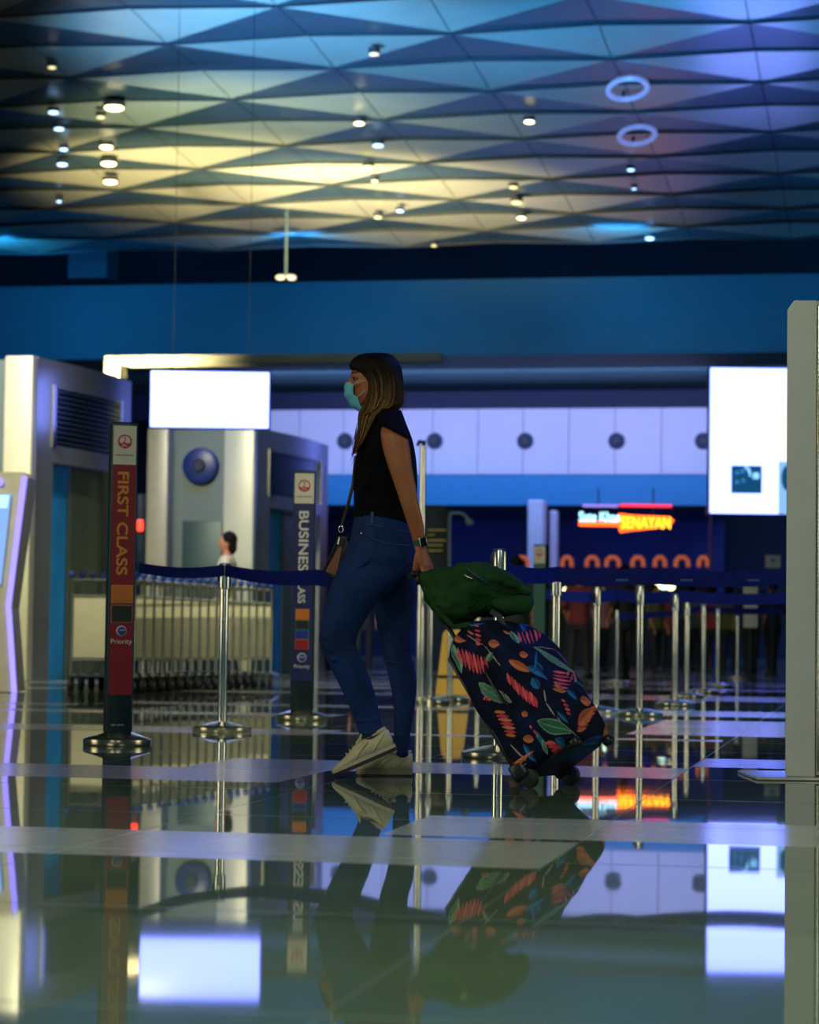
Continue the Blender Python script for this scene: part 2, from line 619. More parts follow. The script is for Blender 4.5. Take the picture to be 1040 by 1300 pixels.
PICL = mat('screen_light', (.0, .0, .0), .3, emit=(.3, .8, 1.4), es=1.)
PICM = mat('screen_mid', (.0, .0, .0), .3, emit=(.03, .2, .5), es=1.)
mb = MB()
for px, py, r in ((936, 600, 2.6), (943, 598, 3.0), (936, 612, 2.6), (944, 610, 2.6)):
    mb = MB(); mb.ell(Q(px, py, ys - .065), (r * ys / F, .006, r * ys / F)); mb.obj('picture_dot', PICM, pic)
mb = MB(); mb.box(Q(960, 604, ys - .07), (8 * ys / F, .01, 8 * ys / F), None, .004)
mb.tube([Q(946, 592, ys - .07), Q(951, 596, ys - .07), Q(953, 605, ys - .07)], [.03, .035, .02], 8)
mb.obj('picture_highlight', PICL, sc2)
mb = MB(); c0, c1 = Q(988, 586, ys), Q(1016, 653, ys)
mb.box((c0 + c1) / 2 - Vector((0, .06, 0)), (c1.x - c0.x, .012, c0.z - c1.z)); mb.obj('picture', mat('screen_blue', (0, 0, 0), .3, emit=(.25, .5, .95)), sc2)
mb = MB(); mb.ell(Q(1000, 607, ys - .075), (.14, .01, .28)); mb.obj('picture_dot', PIC, sc2)
mb = MB(); q = Q(901, 700, ys); mb.cyl((q.x + .03, ys + .1, 0), (q.x + .03, ys + .1, b_.z), .03)
mb.obj('post', mat('mauve_post', (.3, .12, .25), .4), sc2)
mb = MB(); q = Q(1012, 700, ys); mb.cyl((q.x, ys + .1, 0), (q.x, ys + .1, b_.z), .05)
mb.obj('post', mat('mauve_post', (.3, .12, .25), .4), sc2)

# ------------------------------------------------------------------ check-in cabins
BLK = mat('louvre_dark', (.01, .03, .05), .3, .5)
LOUV = mat('louvre_slat', (.25, .35, .4), .25, .8)


def cabin(name, label, s_front, t_front, height, colw, depth, facade_w, curve):
    """s_front: s of the right-hand front column's outer corner; side wall recedes along t and bows outwards"""
    base = B(s_front, t_front, 0)
    c = thing(name, label, 'cabin', base)
    def P(s, t, z=0):
        return B(s_front + s, t_front + t, z)
    # front column (cream)
    mb = MB(); mb.box(P(-colw / 2, .10, height / 2), (colw, .5, height), RB, .02)
    mb.obj('column', CREAM, c)
    mb = MB(); mb.box(P(-colw - facade_w - colw * .35, .10, height / 2), (colw * .7, .5, height), RB, .02)
    mb.obj('column', mat('grey_column', (.42, .42, .40), .35, .1), c)
    # facade between columns
    mb = MB(); mb.box(P(-colw - facade_w / 2, .30, height / 2), (facade_w, .3, height - .02), RB)
    mb.obj('facade', GREYP, c)
    mb = MB(); mb.box(P(-colw - facade_w / 2 + .05, .12, height * .31), (facade_w * .72, .08, height * .62), RB, .01)
    d = mb.obj('door', TEALP, c)
    mb = MB(); mb.box(P(-colw - facade_w * .14, .05, 1.0), (.02, .05, .25), RB, .008); mb.obj('handle', STEEL, d)
    q = P(-colw - facade_w * .5, .14, height * .845)
    mb = MB(); mb.tube([q, q - DD * .10, q - DD * .12], [facade_w * .33, facade_w * .31, facade_w * .25], 36)
    fn = mb.obj('round_vent', mat('vent_blue', (.01, .03, .14), .35), c)
    mb = MB(); mb.tube([q - DD * .1, q - DD * .16], [facade_w * .13, facade_w * .09], 28); mb.obj('nozzle', mat('vent_core', (.008, .012, .04), .5), fn)
    # side wall: curved in plan, with openings => built from horizontal bands
    def plan(u):   # u 0..1
        return curve * math.sin(min(u * 1.15, 1) * PI / 2), .02 + depth * u
    N = 28
    u_w0, u_w1 = .14, .84        # window span
    u_d0, u_d1 = .14, .86
    zw0, zw1 = height * .735, height * .915
    zd = height * .68

    def band(mb, u0, u1, z0, z1, off=0., th=.12):
        n = max(2, int(N * (u1 - u0)))
        rings = []
        for k in range(n + 1):
            u = u0 + (u1 - u0) * k / n
            s, t = plan(u)
            rings.append([P(s + off, t, z0), P(s + off, t, z1), P(s + off - th, t, z1), P(s + off - th, t, z0)])
        mb.loftp(rings)
    mb = MB()
    band(mb, 0, u_w0, 0, height); band(mb, u_w1, 1, 0, height)
    band(mb, u_w0, u_w1, zw1, height); band(mb, u_w0, u_w1, zd, zw0)
    mb.obj('side_wall', mat('side_wall_metal', (.34, .35, .30), .28, .55, vary=.04, vscale=2), c)
    mb = MB(); band(mb, u_w0, u_w1, zw0, zw1, -.06, .03)
    wd = mb.obj('louvre_window', BLK, c)
    mb = MB()
    n = 11
    for k in range(n):
        z = zw0 + .04 + (zw1 - zw0 - .08) * k / (n - 1)
        band(mb, u_w0 + .02, u_w1 - .02, z, z + .016, -.02, .05)
    mb.obj('slats', LOUV, wd)
    for ua, ub in ((u_w0 - .02, u_w0 + .01), (u_w1 - .01, u_w1 + .02)):
        mb = MB(); band(mb, ua, ub, zw0 - .03, zw1 + .03, .02, .10); mb.obj('frame', STEEL, wd)
    # doorway recess: jamb with blue light put into its colour, then grey-green inner door
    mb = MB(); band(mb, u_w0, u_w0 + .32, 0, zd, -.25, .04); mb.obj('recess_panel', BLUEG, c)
    mb = MB(); band(mb, u_w0 + .32, u_w1, 0, zd, -.2, .04); mb.obj('inner_door', mat('olive_door', (.16, .2, .13), .35, .2), c)
    # body fill behind and roof
    s1, t1 = plan(1)
    mb = MB()
    poly = [P(-colw - facade_w, .45), P(-.3, .45), P(s1 - .4, t1), P(-colw - facade_w, t1)]
    mb.loftp([[p + Z * .0 for p in poly], [p + Z * (height - .1) for p in poly]])
    mb.obj('core', DKM, c)
    return c


H1 = 3.6
q = U(48, 453, 25.6); h1 = q.z
cabin('check_in_cabin', 'large pale check-in cabin at the left edge with curved louvred side', q.dot(UU), 25.6, h1, .34, 2.6, 1.1, .28)
q = U(327, 543, 34.0); h2 = q.z
cabin('check_in_cabin', 'pale cabin with a round blue vent behind the nested trolleys', q.dot(UU), 34.0, h2, .47, 3.2, .86, .34)

# small red light between the cabins
q = Q(178, 667, 31)
t_ = thing('signal_lamp', 'small red lamp on a dark post between the two cabins', 'lamp', (q.x, 31, 0))
mb = MB(); mb.box(Q(178, 667, 30.9), (.08, .06, .15), None, .02); mb.obj('lens', mat('red_lens', (.2, .01, .01), .3, emit=(3., .12, .06), es=1), t_)
mb = MB(); mb.box((q.x - .02, 31, 1.2), (.14, .1, 2.4), None, .02); mb.obj('post', DKM, t_)

# ------------------------------------------------------------------ self-service kiosk at left edge
ys = 21.6
def Qp(px, py, y=ys):
    return Q(px, py, y)
kb = G(-10, 879)
kio = thing('self_service_kiosk', 'cream self-service kiosk with purple light strip at the left edge', 'kiosk', (kb.x, ys, 0))
outl = [(-60, 598), (30, 598), (36, 604), (13, 771), (21, 877), (-60, 877)]
pts = [Qp(*p) for p in outl]
zmin = min(p.z for p in pts)
pts = [Vector((p.x, ys, max(p.z - zmin, 0))) for p in pts]
mb = MB(); mb.loftp([pts, [p + Vector((0, .5, 0)) for p in pts]]); mb.obj('body', mat('kiosk_cream', (.6, .58, .45), .35), kio, smooth=False)
def strip(pts, w, y, m, name, par):
    mb = MB()
    P = [Vector((Q(*p, y).x, y, Q(*p, y).z - zmin)) for p in pts]
    for i in range(len(P) - 1):
        d = (P[i + 1] - P[i])
        mid = (P[i] + P[i + 1]) / 2
        a = math.atan2(d.x, d.z)
        mb.box(mid, (w, .02, d.length + w * .6), Matrix.Rotation(a, 3, 'Y'))
    return mb.obj(name, m, par)
strip([(31, 606), (11, 768), (18, 876)], .045, ys - .012, mat('purple_led', (0, 0, 0), .4, emit=(.30, .24, 1.2), es=1.6), 'light_strip', kio)
mb = MB()
sp4 = [Qp(-60, 628), Qp(14, 628), Qp(1, 742), Qp(-60, 742)]
mb.loftp([[p + Vector((0, -.03, 0)) for p in sp4], sp4]); scn = mb.obj('screen', mat('kiosk_screen', (0, 0, 0), .2, emit=(.25, .45, .95), es=1.), kio, smooth=False)
mb = MB()
sp4 = [Qp(-60, 629), Qp(12, 629), Qp(10, 645), Qp(-60, 645)]
mb.loftp([[p + Vector((0, -.045, 0)) for p in sp4], sp4]); mb.obj('screen_banner', mat('kiosk_banner', (0, 0, 0), .2, emit=(.6, 1.2, 1.3), es=1.), scn, smooth=False)
mb = MB(); mb.tube([Qp(0, 612) + Vector((0, -.03, 0)), Qp(0, 612)], [.03, .035], 20); mb.obj('camera_lens', mat('purple_led', ), kio)

# ------------------------------------------------------------------ queue posts
postp = None


def make_post(name, label, grp):
    c = thing(name, label, 'queue post', (0, 0, 0), grp)
    mb = MB(); mb.lathe([(.165, 0), (.168, .006), (.168, .026), (.160, .030), (.12, .040), (.05, .055), (.034, .058), (.02, .058)], (0, 0, 0), 48)
    mb.obj('base', mat('base_steel', (.72, .68, .52), .22, 1., vary=.05), c)
    mb = MB(); mb.cyl((0, 0, .05), (0, 0, .86), .025, n=28); mb.obj('pole', CHROME, c)
    mb = MB(); mb.lathe([(.027, .80), (.034, .805), (.034, .935), (.030, .945), (.012, .948)], (0, 0, 0), 28)
    h = mb.obj('belt_head', mat('head_chrome', (.6, .62, .6), .2, 1.), c)
    mb = MB(); mb.box((-.036, 0, .88), (.012, .03, .08), None, .003); mb.obj('belt_slot', BLACKM, h)
    return c


posts = [  # px, base y, description
    (282, 929, 'chrome queue post standing alone in front of the trolleys'),
    (632, 962, 'nearest chrome queue post, half hidden behind the tilted suitcase'),
    (705, 928, 'chrome queue post rising directly behind the patterned suitcase'),
    (757, 905, 'leaning-looking chrome queue post just right of the suitcase top'),
    (812, 909, 'chrome queue post with broad base right of the suitcase'),
    (571, 890, 'chrome queue post in front of the yellow floor sign'),
    (606, 880, 'chrome queue post mostly hidden behind the suitcase and green backpack'),
    (857, 896, 'chrome queue post, second to the right of the suitcase in the lane'),
    (783, 868, 'thin distant queue post between the two posts right of suitcase'),
    (872, 886, 'chrome queue post, left one of a close pair in the right lane'),
    (893, 880, 'chrome queue post, right one of a close pair in the right lane'),
    (911, 873, 'distant queue post second from the far end of the right lane'),
    (936, 862, 'farthest visible queue post, dark, near the white kiosk column'),
    (545, 893, 'chrome queue post base seen just behind the walking woman'),
]
posloc = []
for i, (px, py, lab) in enumerate(posts):
    g = G(px, py)
    posloc.append(g)
    if i == 0:
        postp = make_post('queue_post', lab, 'chrome queue posts')
        postp.location = g
    else:
        dup(postp, g, random.uniform(-.4, .4), lab)


def belt(name, label, P, wd=.06, wds=None, grp='blue queue belts'):
    mb = MB()
    P = [Vector(p) for p in P]
    n = 24
    rings = []
    for i in range(len(P) - 1):
        for k in range(n + (1 if i == len(P) - 2 else 0)):
            u = k / n
            p = P[i].lerp(P[i + 1], u)
            sag = .02 * math.sin(PI * u)
            wv = wd if wds is None else wds[i] + (wds[i + 1] - wds[i]) * u
            p = p - Z * sag
            d = (P[i + 1] - P[i]); d.z = 0; nrm = Vector((-d.y, d.x, 0)).normalized() * .0015
            rings.append([p + Z * wv / 2 + nrm, p + Z * wv / 2 - nrm, p - Z * wv / 2 - nrm, p - Z * wv / 2 + nrm])
    mb.loftp(rings)
    o = mb.obj(name, mat('blue_belt', (.004, .014, .20), .7, vary=.1, vscale=20, bump=.1, bscale=300, spec=.15), base=P[0])
    tag(o, label, 'belt', grp)
    return o


def bp(i, h=.885):
    return posloc[i] + Z * h


# ------------------------------------------------------------------ class signs
RED = mat('sign_crimson', (.23, .008, .02), .35)
WHITEP = mat('sign_white', (.62, .62, .55), .4)
NAVY = mat('sign_navy', (.006, .014, .12), .35)
GOLD = mat('gold_letter', (.62, .28, .03), .4)
WL = mat('white_letter', (.62, .66, .66), .4)
ORG = mat('orange_card', (.55, .17, .02), .4)
LOGO = mat('logo_red', (.45, .008, .03), .4)
DARKC = mat('dark_card', (.005, .012, .01), .4)
BLUC = mat('blue_card', (.01, .02, .3), .4)
REDC = mat('red_card', (.3, .005, .01), .4)


def sign(px, py, label, body_m, words, face, H, wid, dep, rz, cards, name='class_sign_post', blade=True):
    g = G(px, py)
    c = thing(name, label, 'sign', g)
    R = Matrix.Rotation(rz, 3, 'Z')
    ax = R @ X; nrm = R @ Vector((0, -1, 0))

    def L(x, z, d=0.):
        return g + ax * x + Z * z + nrm * d
    mb = MB(); mb.lathe([(.163, 0), (.166, .006), (.166, .03), (.158, .036), (.11, .05), (.07, .065), (.02, .066)], g, 48)
    mb.obj('base', mat('base_steel'), c)
    mb = MB(); mb.box(L(0, H / 2 + .03), (wid + .012, dep, H - .06), R, .012); mb.obj('body', DKM, c)
    # graphic panel
    pw = wid * .94
    z0, z1, z2 = H * .156, H * .867, H - .02
    mb = MB(); mb.box(L(0, (z0 + z1) / 2, dep / 2 + .003), (pw, .006, z1 - z0), R); pn = mb.obj('graphic_panel', body_m, c)
    mb = MB(); mb.box(L(0, (z1 + z2) / 2, dep / 2 + .003), (pw, .006, z2 - z1), R); lp = mb.obj('logo_panel', WHITEP, c)
    # crane roundel
    cz = (z1 + z2) / 2 + .018
    rr = pw * .31
    mb = MB()
    N = 40
    out = [(rr * math.sin(2 * PI * k / N), rr * 1.0 * math.cos(2 * PI * k / N)) for k in range(N)]
    inn = []
    for k in range(N):
        a = 2 * PI * k / N
        kk = .80 if math.cos(a) > -.2 else .80 - .75 * min(1, (-.2 - math.cos(a)) / .8)
        inn.append((rr * kk * math.sin(a), rr * kk * math.cos(a) + (.0 if kk > .75 else 0)))
    for d in (dep / 2 + .0065,):
        vs = [L(x, cz + z, d) for x, z in out] + [L(x, cz + z, d) for x, z in inn] + [L(x, cz + z, d + .001) for x, z in out] + [L(x, cz + z, d + .001) for x, z in inn]
        fs = []
        for k in range(N):
            j = (k + 1) % N
            fs += [(2 * N + k, 2 * N + j, 3 * N + j, 3 * N + k), (k, j, 2 * N + j, 2 * N + k)]
        mb.add(vs, fs)
    mb.tube([L(-rr * .28, cz - rr * .75, dep / 2 + .007), L(-rr * .18, cz - rr * .1, dep / 2 + .007), L(rr * .12, cz + rr * .3, dep / 2 + .007), L(rr * .05, cz + rr * .58, dep / 2 + .007), L(-rr * .3, cz + rr * .5, dep / 2 + .007)],
            [rr * .10, rr * .07, rr * .06, rr * .08, rr * .03], 8)
    for sgn in (-1, 1):
        mb.tube([L(sgn * rr * .5, cz - rr * .55, dep / 2 + .007), L(sgn * rr * .3, cz - rr * .3, dep / 2 + .007)], [rr * .12, rr * .02], 6)
    mb.obj('roundel', LOGO, lp, smooth=False)
    text('lettering', 'JAL', rr * .62, WHITEP, lp, L(0, cz - rr * .58, dep / 2 + .0095), ax, Z)
    text('lettering', 'JAPAN AIRLINES', pw * .105, mat('small_grey', (.12, .14, .13), .5), lp, L(0, z1 + .045, dep / 2 + .0068), ax, Z)
    for (wd, zc, ft, mm, xo) in words:
        text('lettering', wd, .1, mm, pn, L(xo, zc, dep / 2 + .0068), -Z, ax, offset=.0018, fit=ft)
    for (zc, hh, ww, mm, fm_) in cards:
        mb = MB(); mb.box(L(pw * .02 * 0, zc, dep / 2 + .008), (ww * pw + .006, .004, hh + .006), R); cc = mb.obj('card', fm_, pn)
        mb = MB(); mb.box(L(0, zc, dep / 2 + .011), (ww * pw - .004, .004, hh - .004), R); mb.obj('card_face', mm, cc)
    return c, L, pn, pw, dep, ax, R


FR = mat('card_frame', (.35, .12, .1), .4)
sA = sign(149, 946, 'tall red FIRST CLASS sign on a round steel base', RED, [('FIRST CLASS', 1.075, (.50, .054), GOLD, -.004)], None, 1.57, .118, .12, math.radians(14),
          [(.732, .082, .9, ORG, mat('orange_frame', (.6, .22, .06), .4)), (.637, .082, .9, DARKC, FR)])


def globe(L, zc, r, dep, ax, pn, word, wm, sz):
    mb = MB()
    mb.tube([L(0, zc, dep / 2 + .006), L(0, zc, dep / 2 + .009)], [r, r], 28); g1 = mb.obj('globe_mark', mat('globe_white', (.5, .52, .6), .4), pn)
    mb = MB(); mb.tube([L(.002, zc - .002, dep / 2 + .009), L(.002, zc - .002, dep / 2 + .0105)], [r * .82, r * .80], 28); mb.obj('globe_disc', mat('globe_blue', (.02, .04, .3), .4), g1)
    mb = MB(); mb.box(L(-r * .1, zc + r * .1, dep / 2 + .0115), (r * 1.5, .001, r * .16), Matrix.Rotation(0, 3, 'Z')); mb.obj('globe_bar', mat('globe_white'), g1)
    text('lettering', word, sz, wm, pn, L(0, zc - r - .028, dep / 2 + .0068), ax, Z)


_, L, pn, pw, dep, ax, R = sA
globe(L, .555, .025, dep, ax, pn, 'Priority', WL, .034)
mb = MB()
for dx_, w_ in ((-.03, .022), (-.004, .016), (.014, .01)):
    mb.box(L(dx_, .10, dep / 2 + .002), (w_, .002, .007), R)
mb.obj('small_mark', mat('small_grey2', (.25, .3, .3), .5), _)
sB = sign(383, 914, 'tall navy BUSINESS CLASS sign on a round steel base', NAVY, [('BUSINESS', 1.135, (.44, .064), WL, 0), ('CLASS', .845, (.175, .048), WL, -.008)], None, 1.62, .135, .12, math.radians(-2),
          [(.683, .066, .66, ORG, mat('orange_frame')), (.617, .055, .66, DARKC, mat('green_frame', (.02, .12, .1), .4)),
           (.555, .055, .66, BLUC, mat('cyan_frame', (.02, .2, .3), .4)), (.489, .062, .66, REDC, mat('pink_frame', (.4, .1, .15), .4))])
_, L, pn, pw, dep, ax, R = sB
globe(L, .405, .030, dep, ax, pn, 'Priority', WL, .034)
# third, far airline sign
GRN = mat('sign_green', (.02, .12, .10), .4)
sign(686, 872, 'distant slim airline sign with green body behind the backpack', GRN, [], None, 1.66, .15, .12, math.radians(-25), [])

# belts
fcg = G(160, 946)
PA = lambda px, py, y: Q(px, py, y)
belt('queue_belt', 'blue queue belt running from the red sign past the lone post to the woman', [PA(177, 721, 11.9), bp(0) + Vector((0, -.03, .02)), PA(400, 733, 12.9), PA(520, 731, 12.0), bp(1, .86)], wds=[.05, .065, .088, .085, .075])
belt('queue_belt', 'broad blue queue belt crossing in front of the lane right of the backpack', [bp(1, .86), PA(708, 729, 11.6), PA(812, 730, 11.9), PA(1010, 731, 12.2)], wds=[.075, .075, .078, .08])
belt('queue_belt', 'second blue queue belt, just below the broad front one on the right', [bp(2, .86) + Vector((0, 1, -.03)), PA(783, 755, 20), PA(862, 757, 20.4), PA(1010, 759, 21)], wds=[.06, .1, .1, .1])
belt('queue_belt', 'lowest thin blue queue belt, farthest back in the right lane', [bp(8, .86), PA(890, 773, 30.0), PA(1010, 775, 29.5)], wds=[.08, .08, .08])
for k, (px, w_) in enumerate(((790, 17), (872, 17), (957, 17))):
    q = Q(px, 736.5, 11.72)
    mb = MB(); mb.box(q, (.062, .002, .012)); mb.obj('printed_patch', mat('belt_print', (.03, .10, .36), .5), [o for o in ALL if o.name.startswith('queue_belt')][1])

# ------------------------------------------------------------------ tall steel pole behind the woman
g = G(533, 893); tpz = Q(534, 566, g.y).z
c = thing('lane_pole', 'tall slim steel pole with a hooked top behind the woman', 'pole', g)
mb = MB(); mb.tube([g, g + Z * tpz * .55, g + Z * tpz], [.034, .032, .026], 20); mb.obj('pole', CHROME, c)
mb = MB(); mb.tube([g + Z * tpz, g + Z * (tpz + .03) + X * .01, g + Z * (tpz + .035) - X * .03, g + Z * (tpz) - X * .05], [.02, .02, .018, .012], 10); mb.obj('hook', DKM, c)
mb = MB(); mb.lathe([(.16, 0), (.16, .03), (.05, .05), (.02, .052)], g, 40); mb.obj('base', mat('base_steel'), c)

# ------------------------------------------------------------------ luggage trolleys
KN = mat('blue_knob', (.03, .08, .4), .25)
TF_ = mat('trolley_steel', (.6, .64, .56), .25, .9)
PANEL = mat('trolley_panel', (.62, .60, .42), .4, vary=.05)
RUB = mat('rubber', (.01, .012, .014), .6)


def make_trolley(label):
    c = thing('luggage_trolley', label, 'trolley', (0, 0, 0), 'nested luggage trolleys')
    W = .30
    f = MB()
    for sx in (-W, W):
        f.tube([(sx, 0, .16), (sx, .01, .6), (sx, .0, 1.03), (sx, -.03, 1.07)], .014, 8)
        f.tube([(sx, 0, .16), (sx * .95, .5, .12)], .014, 8)
    f.tube([(-W, -.02, 1.05), (W, -.02, 1.05)], .012, 8)
    f.tube([(-W, .0, .30), (W, 0, .30)], .01, 8)
    f.tube([(-W, .0, .90), (W, 0, .90)], .014, 8)
    f.obj('frame', TF_, c)
    p = MB(); p.box((0, .01, .60), (2 * W - .03, .012, .56), None, .004); p.obj('panel', PANEL, c)
    d = MB(); d.box((0, .25, .15), (2 * W - .08, .5, .02), None, .005); d.obj('deck', DKM, c)
    for sx in (-W, W):
        k = MB(); k.ell((sx, -.03, 1.10), (.033, .033, .036), n=12, m=8); k.obj('knob', KN, c)
        k = MB(); k.tube([(sx - .016, 0, .07), (sx + .016, 0, .07)], [.07, .07], 16); wh = k.obj('wheel', RUB, c)
        k = MB(); k.tube([(sx - .02, 0, .07), (sx + .02, 0, .07)], [.03, .03], 12); k.obj('hub', TF_, wh)
    k = MB(); k.tube([(-.015, .47, .06), (.015, .47, .06)], [.06, .06], 14); k.obj('wheel', RUB, c)
    return c


N = 17
ordn = ['second', 'third', 'fourth', 'fifth', 'sixth', 'seventh', 'eighth', 'ninth', 'tenth', 'eleventh', 'twelfth', 'thirteenth', 'fourteenth', 'fifteenth', 'sixteenth']
tr0 = None
gA = G(129, 879); gB = G(309, 871)
for k in range(N):
    u = k / (N - 1)
    loc = gA.lerp(gB, u); loc.z = 0
    lab = ('leftmost luggage trolley of the nested row, its cream panel fully visible' if k == 0 else
           'rightmost luggage trolley at the far end of the nested row' if k == N - 1 else
           ordn[k - 1] + ' luggage trolley from the left in the nested row beside the cabins')
    if k == 0:
        tr0 = make_trolley(lab); tr0.location = loc; tr0.rotation_euler = (0, 0, math.radians(-8))
    else:
        dup(tr0, loc, math.radians(-8), lab)

# ------------------------------------------------------------------ yellow wet floor sign
g = G(575, 881)
c = thing('wet_floor_sign', 'yellow folding wet floor sign standing behind the suitcase', 'floor sign', g)
YEL = mat('yellow_plastic', (.85, .50, .0), .4)
for sg, nm in ((-1, 'front_panel'), (1, 'rear_panel')):
    mb = MB()
    p = [(-.17, 0), (.17, 0), (.105, .62), (.07, .66), (-.07, .66), (-.105, .62)]
    tilt = Vector((0, sg * -.28, 1)).normalized()
    mb.prism(p, X, tilt, g + Vector((0, sg * .18, 0)), -.01, .01, Vector((0, 1, 0)))
    o = mb.obj(nm, YEL, c, smooth=False)
    if sg < 0:
        mb = MB(); mb.box(g + Vector((0, -.145, .17)), (.3, .012, .03)); mb.obj('stripe', BLACKM, o)

# ------------------------------------------------------------------ shop things in the background
q = Q(561, 690, 40)
c = thing('menu_board', 'dark menu board with yellow text lines behind the woman\'s wrist', 'board', (q.x, 40, 0))
a_, b_ = Q(541, 641, 40), Q(568, 716, 40)
mb = MB(); mb.box(((a_.x + b_.x) / 2, 40, a_.z / 2), (b_.x - a_.x, .08, a_.z), None, .01); mb.obj('board', mat('board_dark', (.004, .012, .02), .6, spec=.2), c)
MY = mat('menu_yellow', (.4, .33, .05), .5)
mb = MB()
for yy, x0, x1 in ((673, 543, 567), (679, 543, 552), (686, 543, 567), (692, 543, 562), (699, 543, 562)):
    a_, b_ = Q(x0, yy, 39.9), Q(x1, yy, 39.9); mb.box((a_ + b_) / 2, (b_.x - a_.x, .03, .02))
mb.obj('text_lines', MY, c)
q = Q(588, 660, 48)
c = thing('gooseneck_lamp', 'pale curved gooseneck lamp over the dark shop front', 'lamp', (Q(572, 653, 48).x, 48, 0))
mb = MB(); mb.tube([Q(571, 800, 48) * 1, Q(571, 660, 48), Q(572, 652, 48), Q(583, 651, 48), Q(590, 654, 48), Q(595, 661, 48)], [.03, .03, .03, .03, .035, .04], 10)
for v in mb.v[:10]: v.z = 0
mb.obj('neck', mat('lamp_pale', (.3, .4, .42), .4), c)
mb = MB(); mb.ell(Q(596, 663, 48), (.085, .085, .07), n=12, m=8); mb.obj('shade', mat('lamp_pale'), c)

# restaurant sign
ys = 66.0
q = Q(797, 662, ys)
c = thing('restaurant_sign', 'glowing orange and white restaurant sign hanging under the blue band', 'sign', q)
EO = mat('neon_orange', (.1, .02, 0), .4, emit=(3.2, .30, .02), es=1.)
EY = mat('neon_yellow', (.1, .05, 0), .4, emit=(4., 1.5, .05), es=1.)
EW = mat('neon_white', (.1, .1, .1), .4, emit=(1.0, 2.2, 2.8), es=1.)
ER = mat('neon_red', (.1, 0, 0), .4, emit=(1.6, .05, .12), es=1.)
EV = mat('neon_violet', (.1, 0, .1), .4, emit=(.35, .28, .95), es=1.)
a_, b_ = Q(735, 665, ys), Q(788, 665, ys)
mb = MB(); mb.box((a_ + b_) / 2, (b_.x - a_.x, .1, .13), None, .04); mb.obj('underline', EO, c)
text('lettering', 'Sate Khas', .44, EW, c, Q(761, 656, ys - .1), X, Z, extrude=.03, offset=.006, fit=(1.12, .27))
pl = [(786, 652), (806, 654), (850, 656), (856, 661), (850, 668), (820, 672), (800, 674), (788, 676), (784, 664)]
mb = MB(); P = [Q(x, y, ys) for x, y in pl]; mb.loftp([P, [p + Yv * .12 for p in P]]); mb.obj('backing', EO, c, smooth=False)
text('lettering', 'SENAYAN', .42, EY, c, Q(820, 663.5, ys - .06), X, Z, extrude=.04, offset=.002, fit=(1.38, .33))
for x0, x1, mm in ((740, 785, EV), (787, 853, ER)):
    a_, b_ = Q(x0, 642, ys), Q(x1, 642, ys)
    mb = MB(); mb.box((a_ + b_) / 2, (b_.x - a_.x, .08, .07), None, .02); mb.obj('top_bar', mm, c)
mb = MB()
for x in (760, 830):
    mb.cyl(Q(x, 660, ys) + Yv * .1, Q(x, 660, ys) + Yv * .1 + Z * .9, .02)
mb.obj('hanger', BLACKM, c)

# row of orange-lit seat backs seen over the belt
EOC = mat('orange_lamp_shade', (.6, .16, .06), .45, emit=(.42, .09, .03), es=.7)
zt = Q(600, 728, 55).z - .12
for i, px in enumerate((663, 690, 720, 752, 778, 810, 838, 866, 893)):
    q = Q(px, 713, 55)
    mb = MB()
    w_ = .10 + .05 * random.random()
    mb.tube([q + Vector((-w_, 0, -.12)), q + Vector((-w_ * .9, 0, .03)), q + Vector((-w_ * .4, 0, .10)), q + Vector((w_ * .4, 0, .10)), q + Vector((w_ * .9, 0, .03)), q + Vector((w_, 0, -.12))], .05, 8)
    c = thing('shop_stool_lamp', 'small orange-lit table lamp on the distant cafe counter', 'lamp', Vector((q.x, q.y, zt)), 'orange lamps on the cafe counter')
    mb.obj('shade', EOC, c)
    mb = MB(); mb.cyl(Vector((q.x, q.y, zt)), q, .03, .02); mb.obj('stem', BLACKM, c)
q0, q1 = Q(600, 728, 55), Q(905, 728, 55)
c = thing('cafe_counter', 'long dark cafe counter behind the queue lanes', 'counter', Vector(((q0.x + q1.x) / 2, 55, 0)))
mb = MB(); mb.box(((q0.x + q1.x) / 2, 55.1, q0.z / 2 - .1), (q1.x - q0.x, .8, q0.z - .2), None, .02); mb.obj('body', mat('counter_navy', (.008, .014, .05), .5), c)
zt = q0.z
mb = MB(); mb.box(((q0.x + q1.x) / 2, 55.1, zt - .16), (q1.x - q0.x + .1, .9, .08), None, .02); mb.obj('top', mat('counter_top', (.01, .02, .08), .4), c)

# small bright lamps seen between belts
EL = mat('warm_bulb', (.5, .5, .4), .4, emit=(3.5, 3.2, 1.6), es=1.)
EG = mat('cool_bulb', (.5, .5, .4), .4, emit=(1.6, 2.6, 2.0), es=1.)
for i, (px, py, m_, lab) in enumerate(((719, 750, EL, 'small warm bulb glowing left of the second queue belt'), (766, 753, EG, 'small greenish-white bulb between two chrome posts'),
                                       (834, 745, EL, 'leftmost of three bulbs glowing under the front belt'), (843, 744, EG, 'middle of three bulbs glowing under the front belt'), (852, 745, EL, 'rightmost and largest of three bulbs under the front belt'))):
    q = Q(px, py, 44)
    c = thing('table_lamp', lab, 'lamp', Vector((q.x, 44, 0)), 'small lamps beyond the queue lanes')
    mb = MB(); mb.ell(q, (.075, .06, .07), n=14, m=8); mb.obj('bulb', m_, c)
    mb = MB(); mb.cyl((q.x, 44, 0), q - Z * .05, .015); mb.obj('stem', DKM, c)

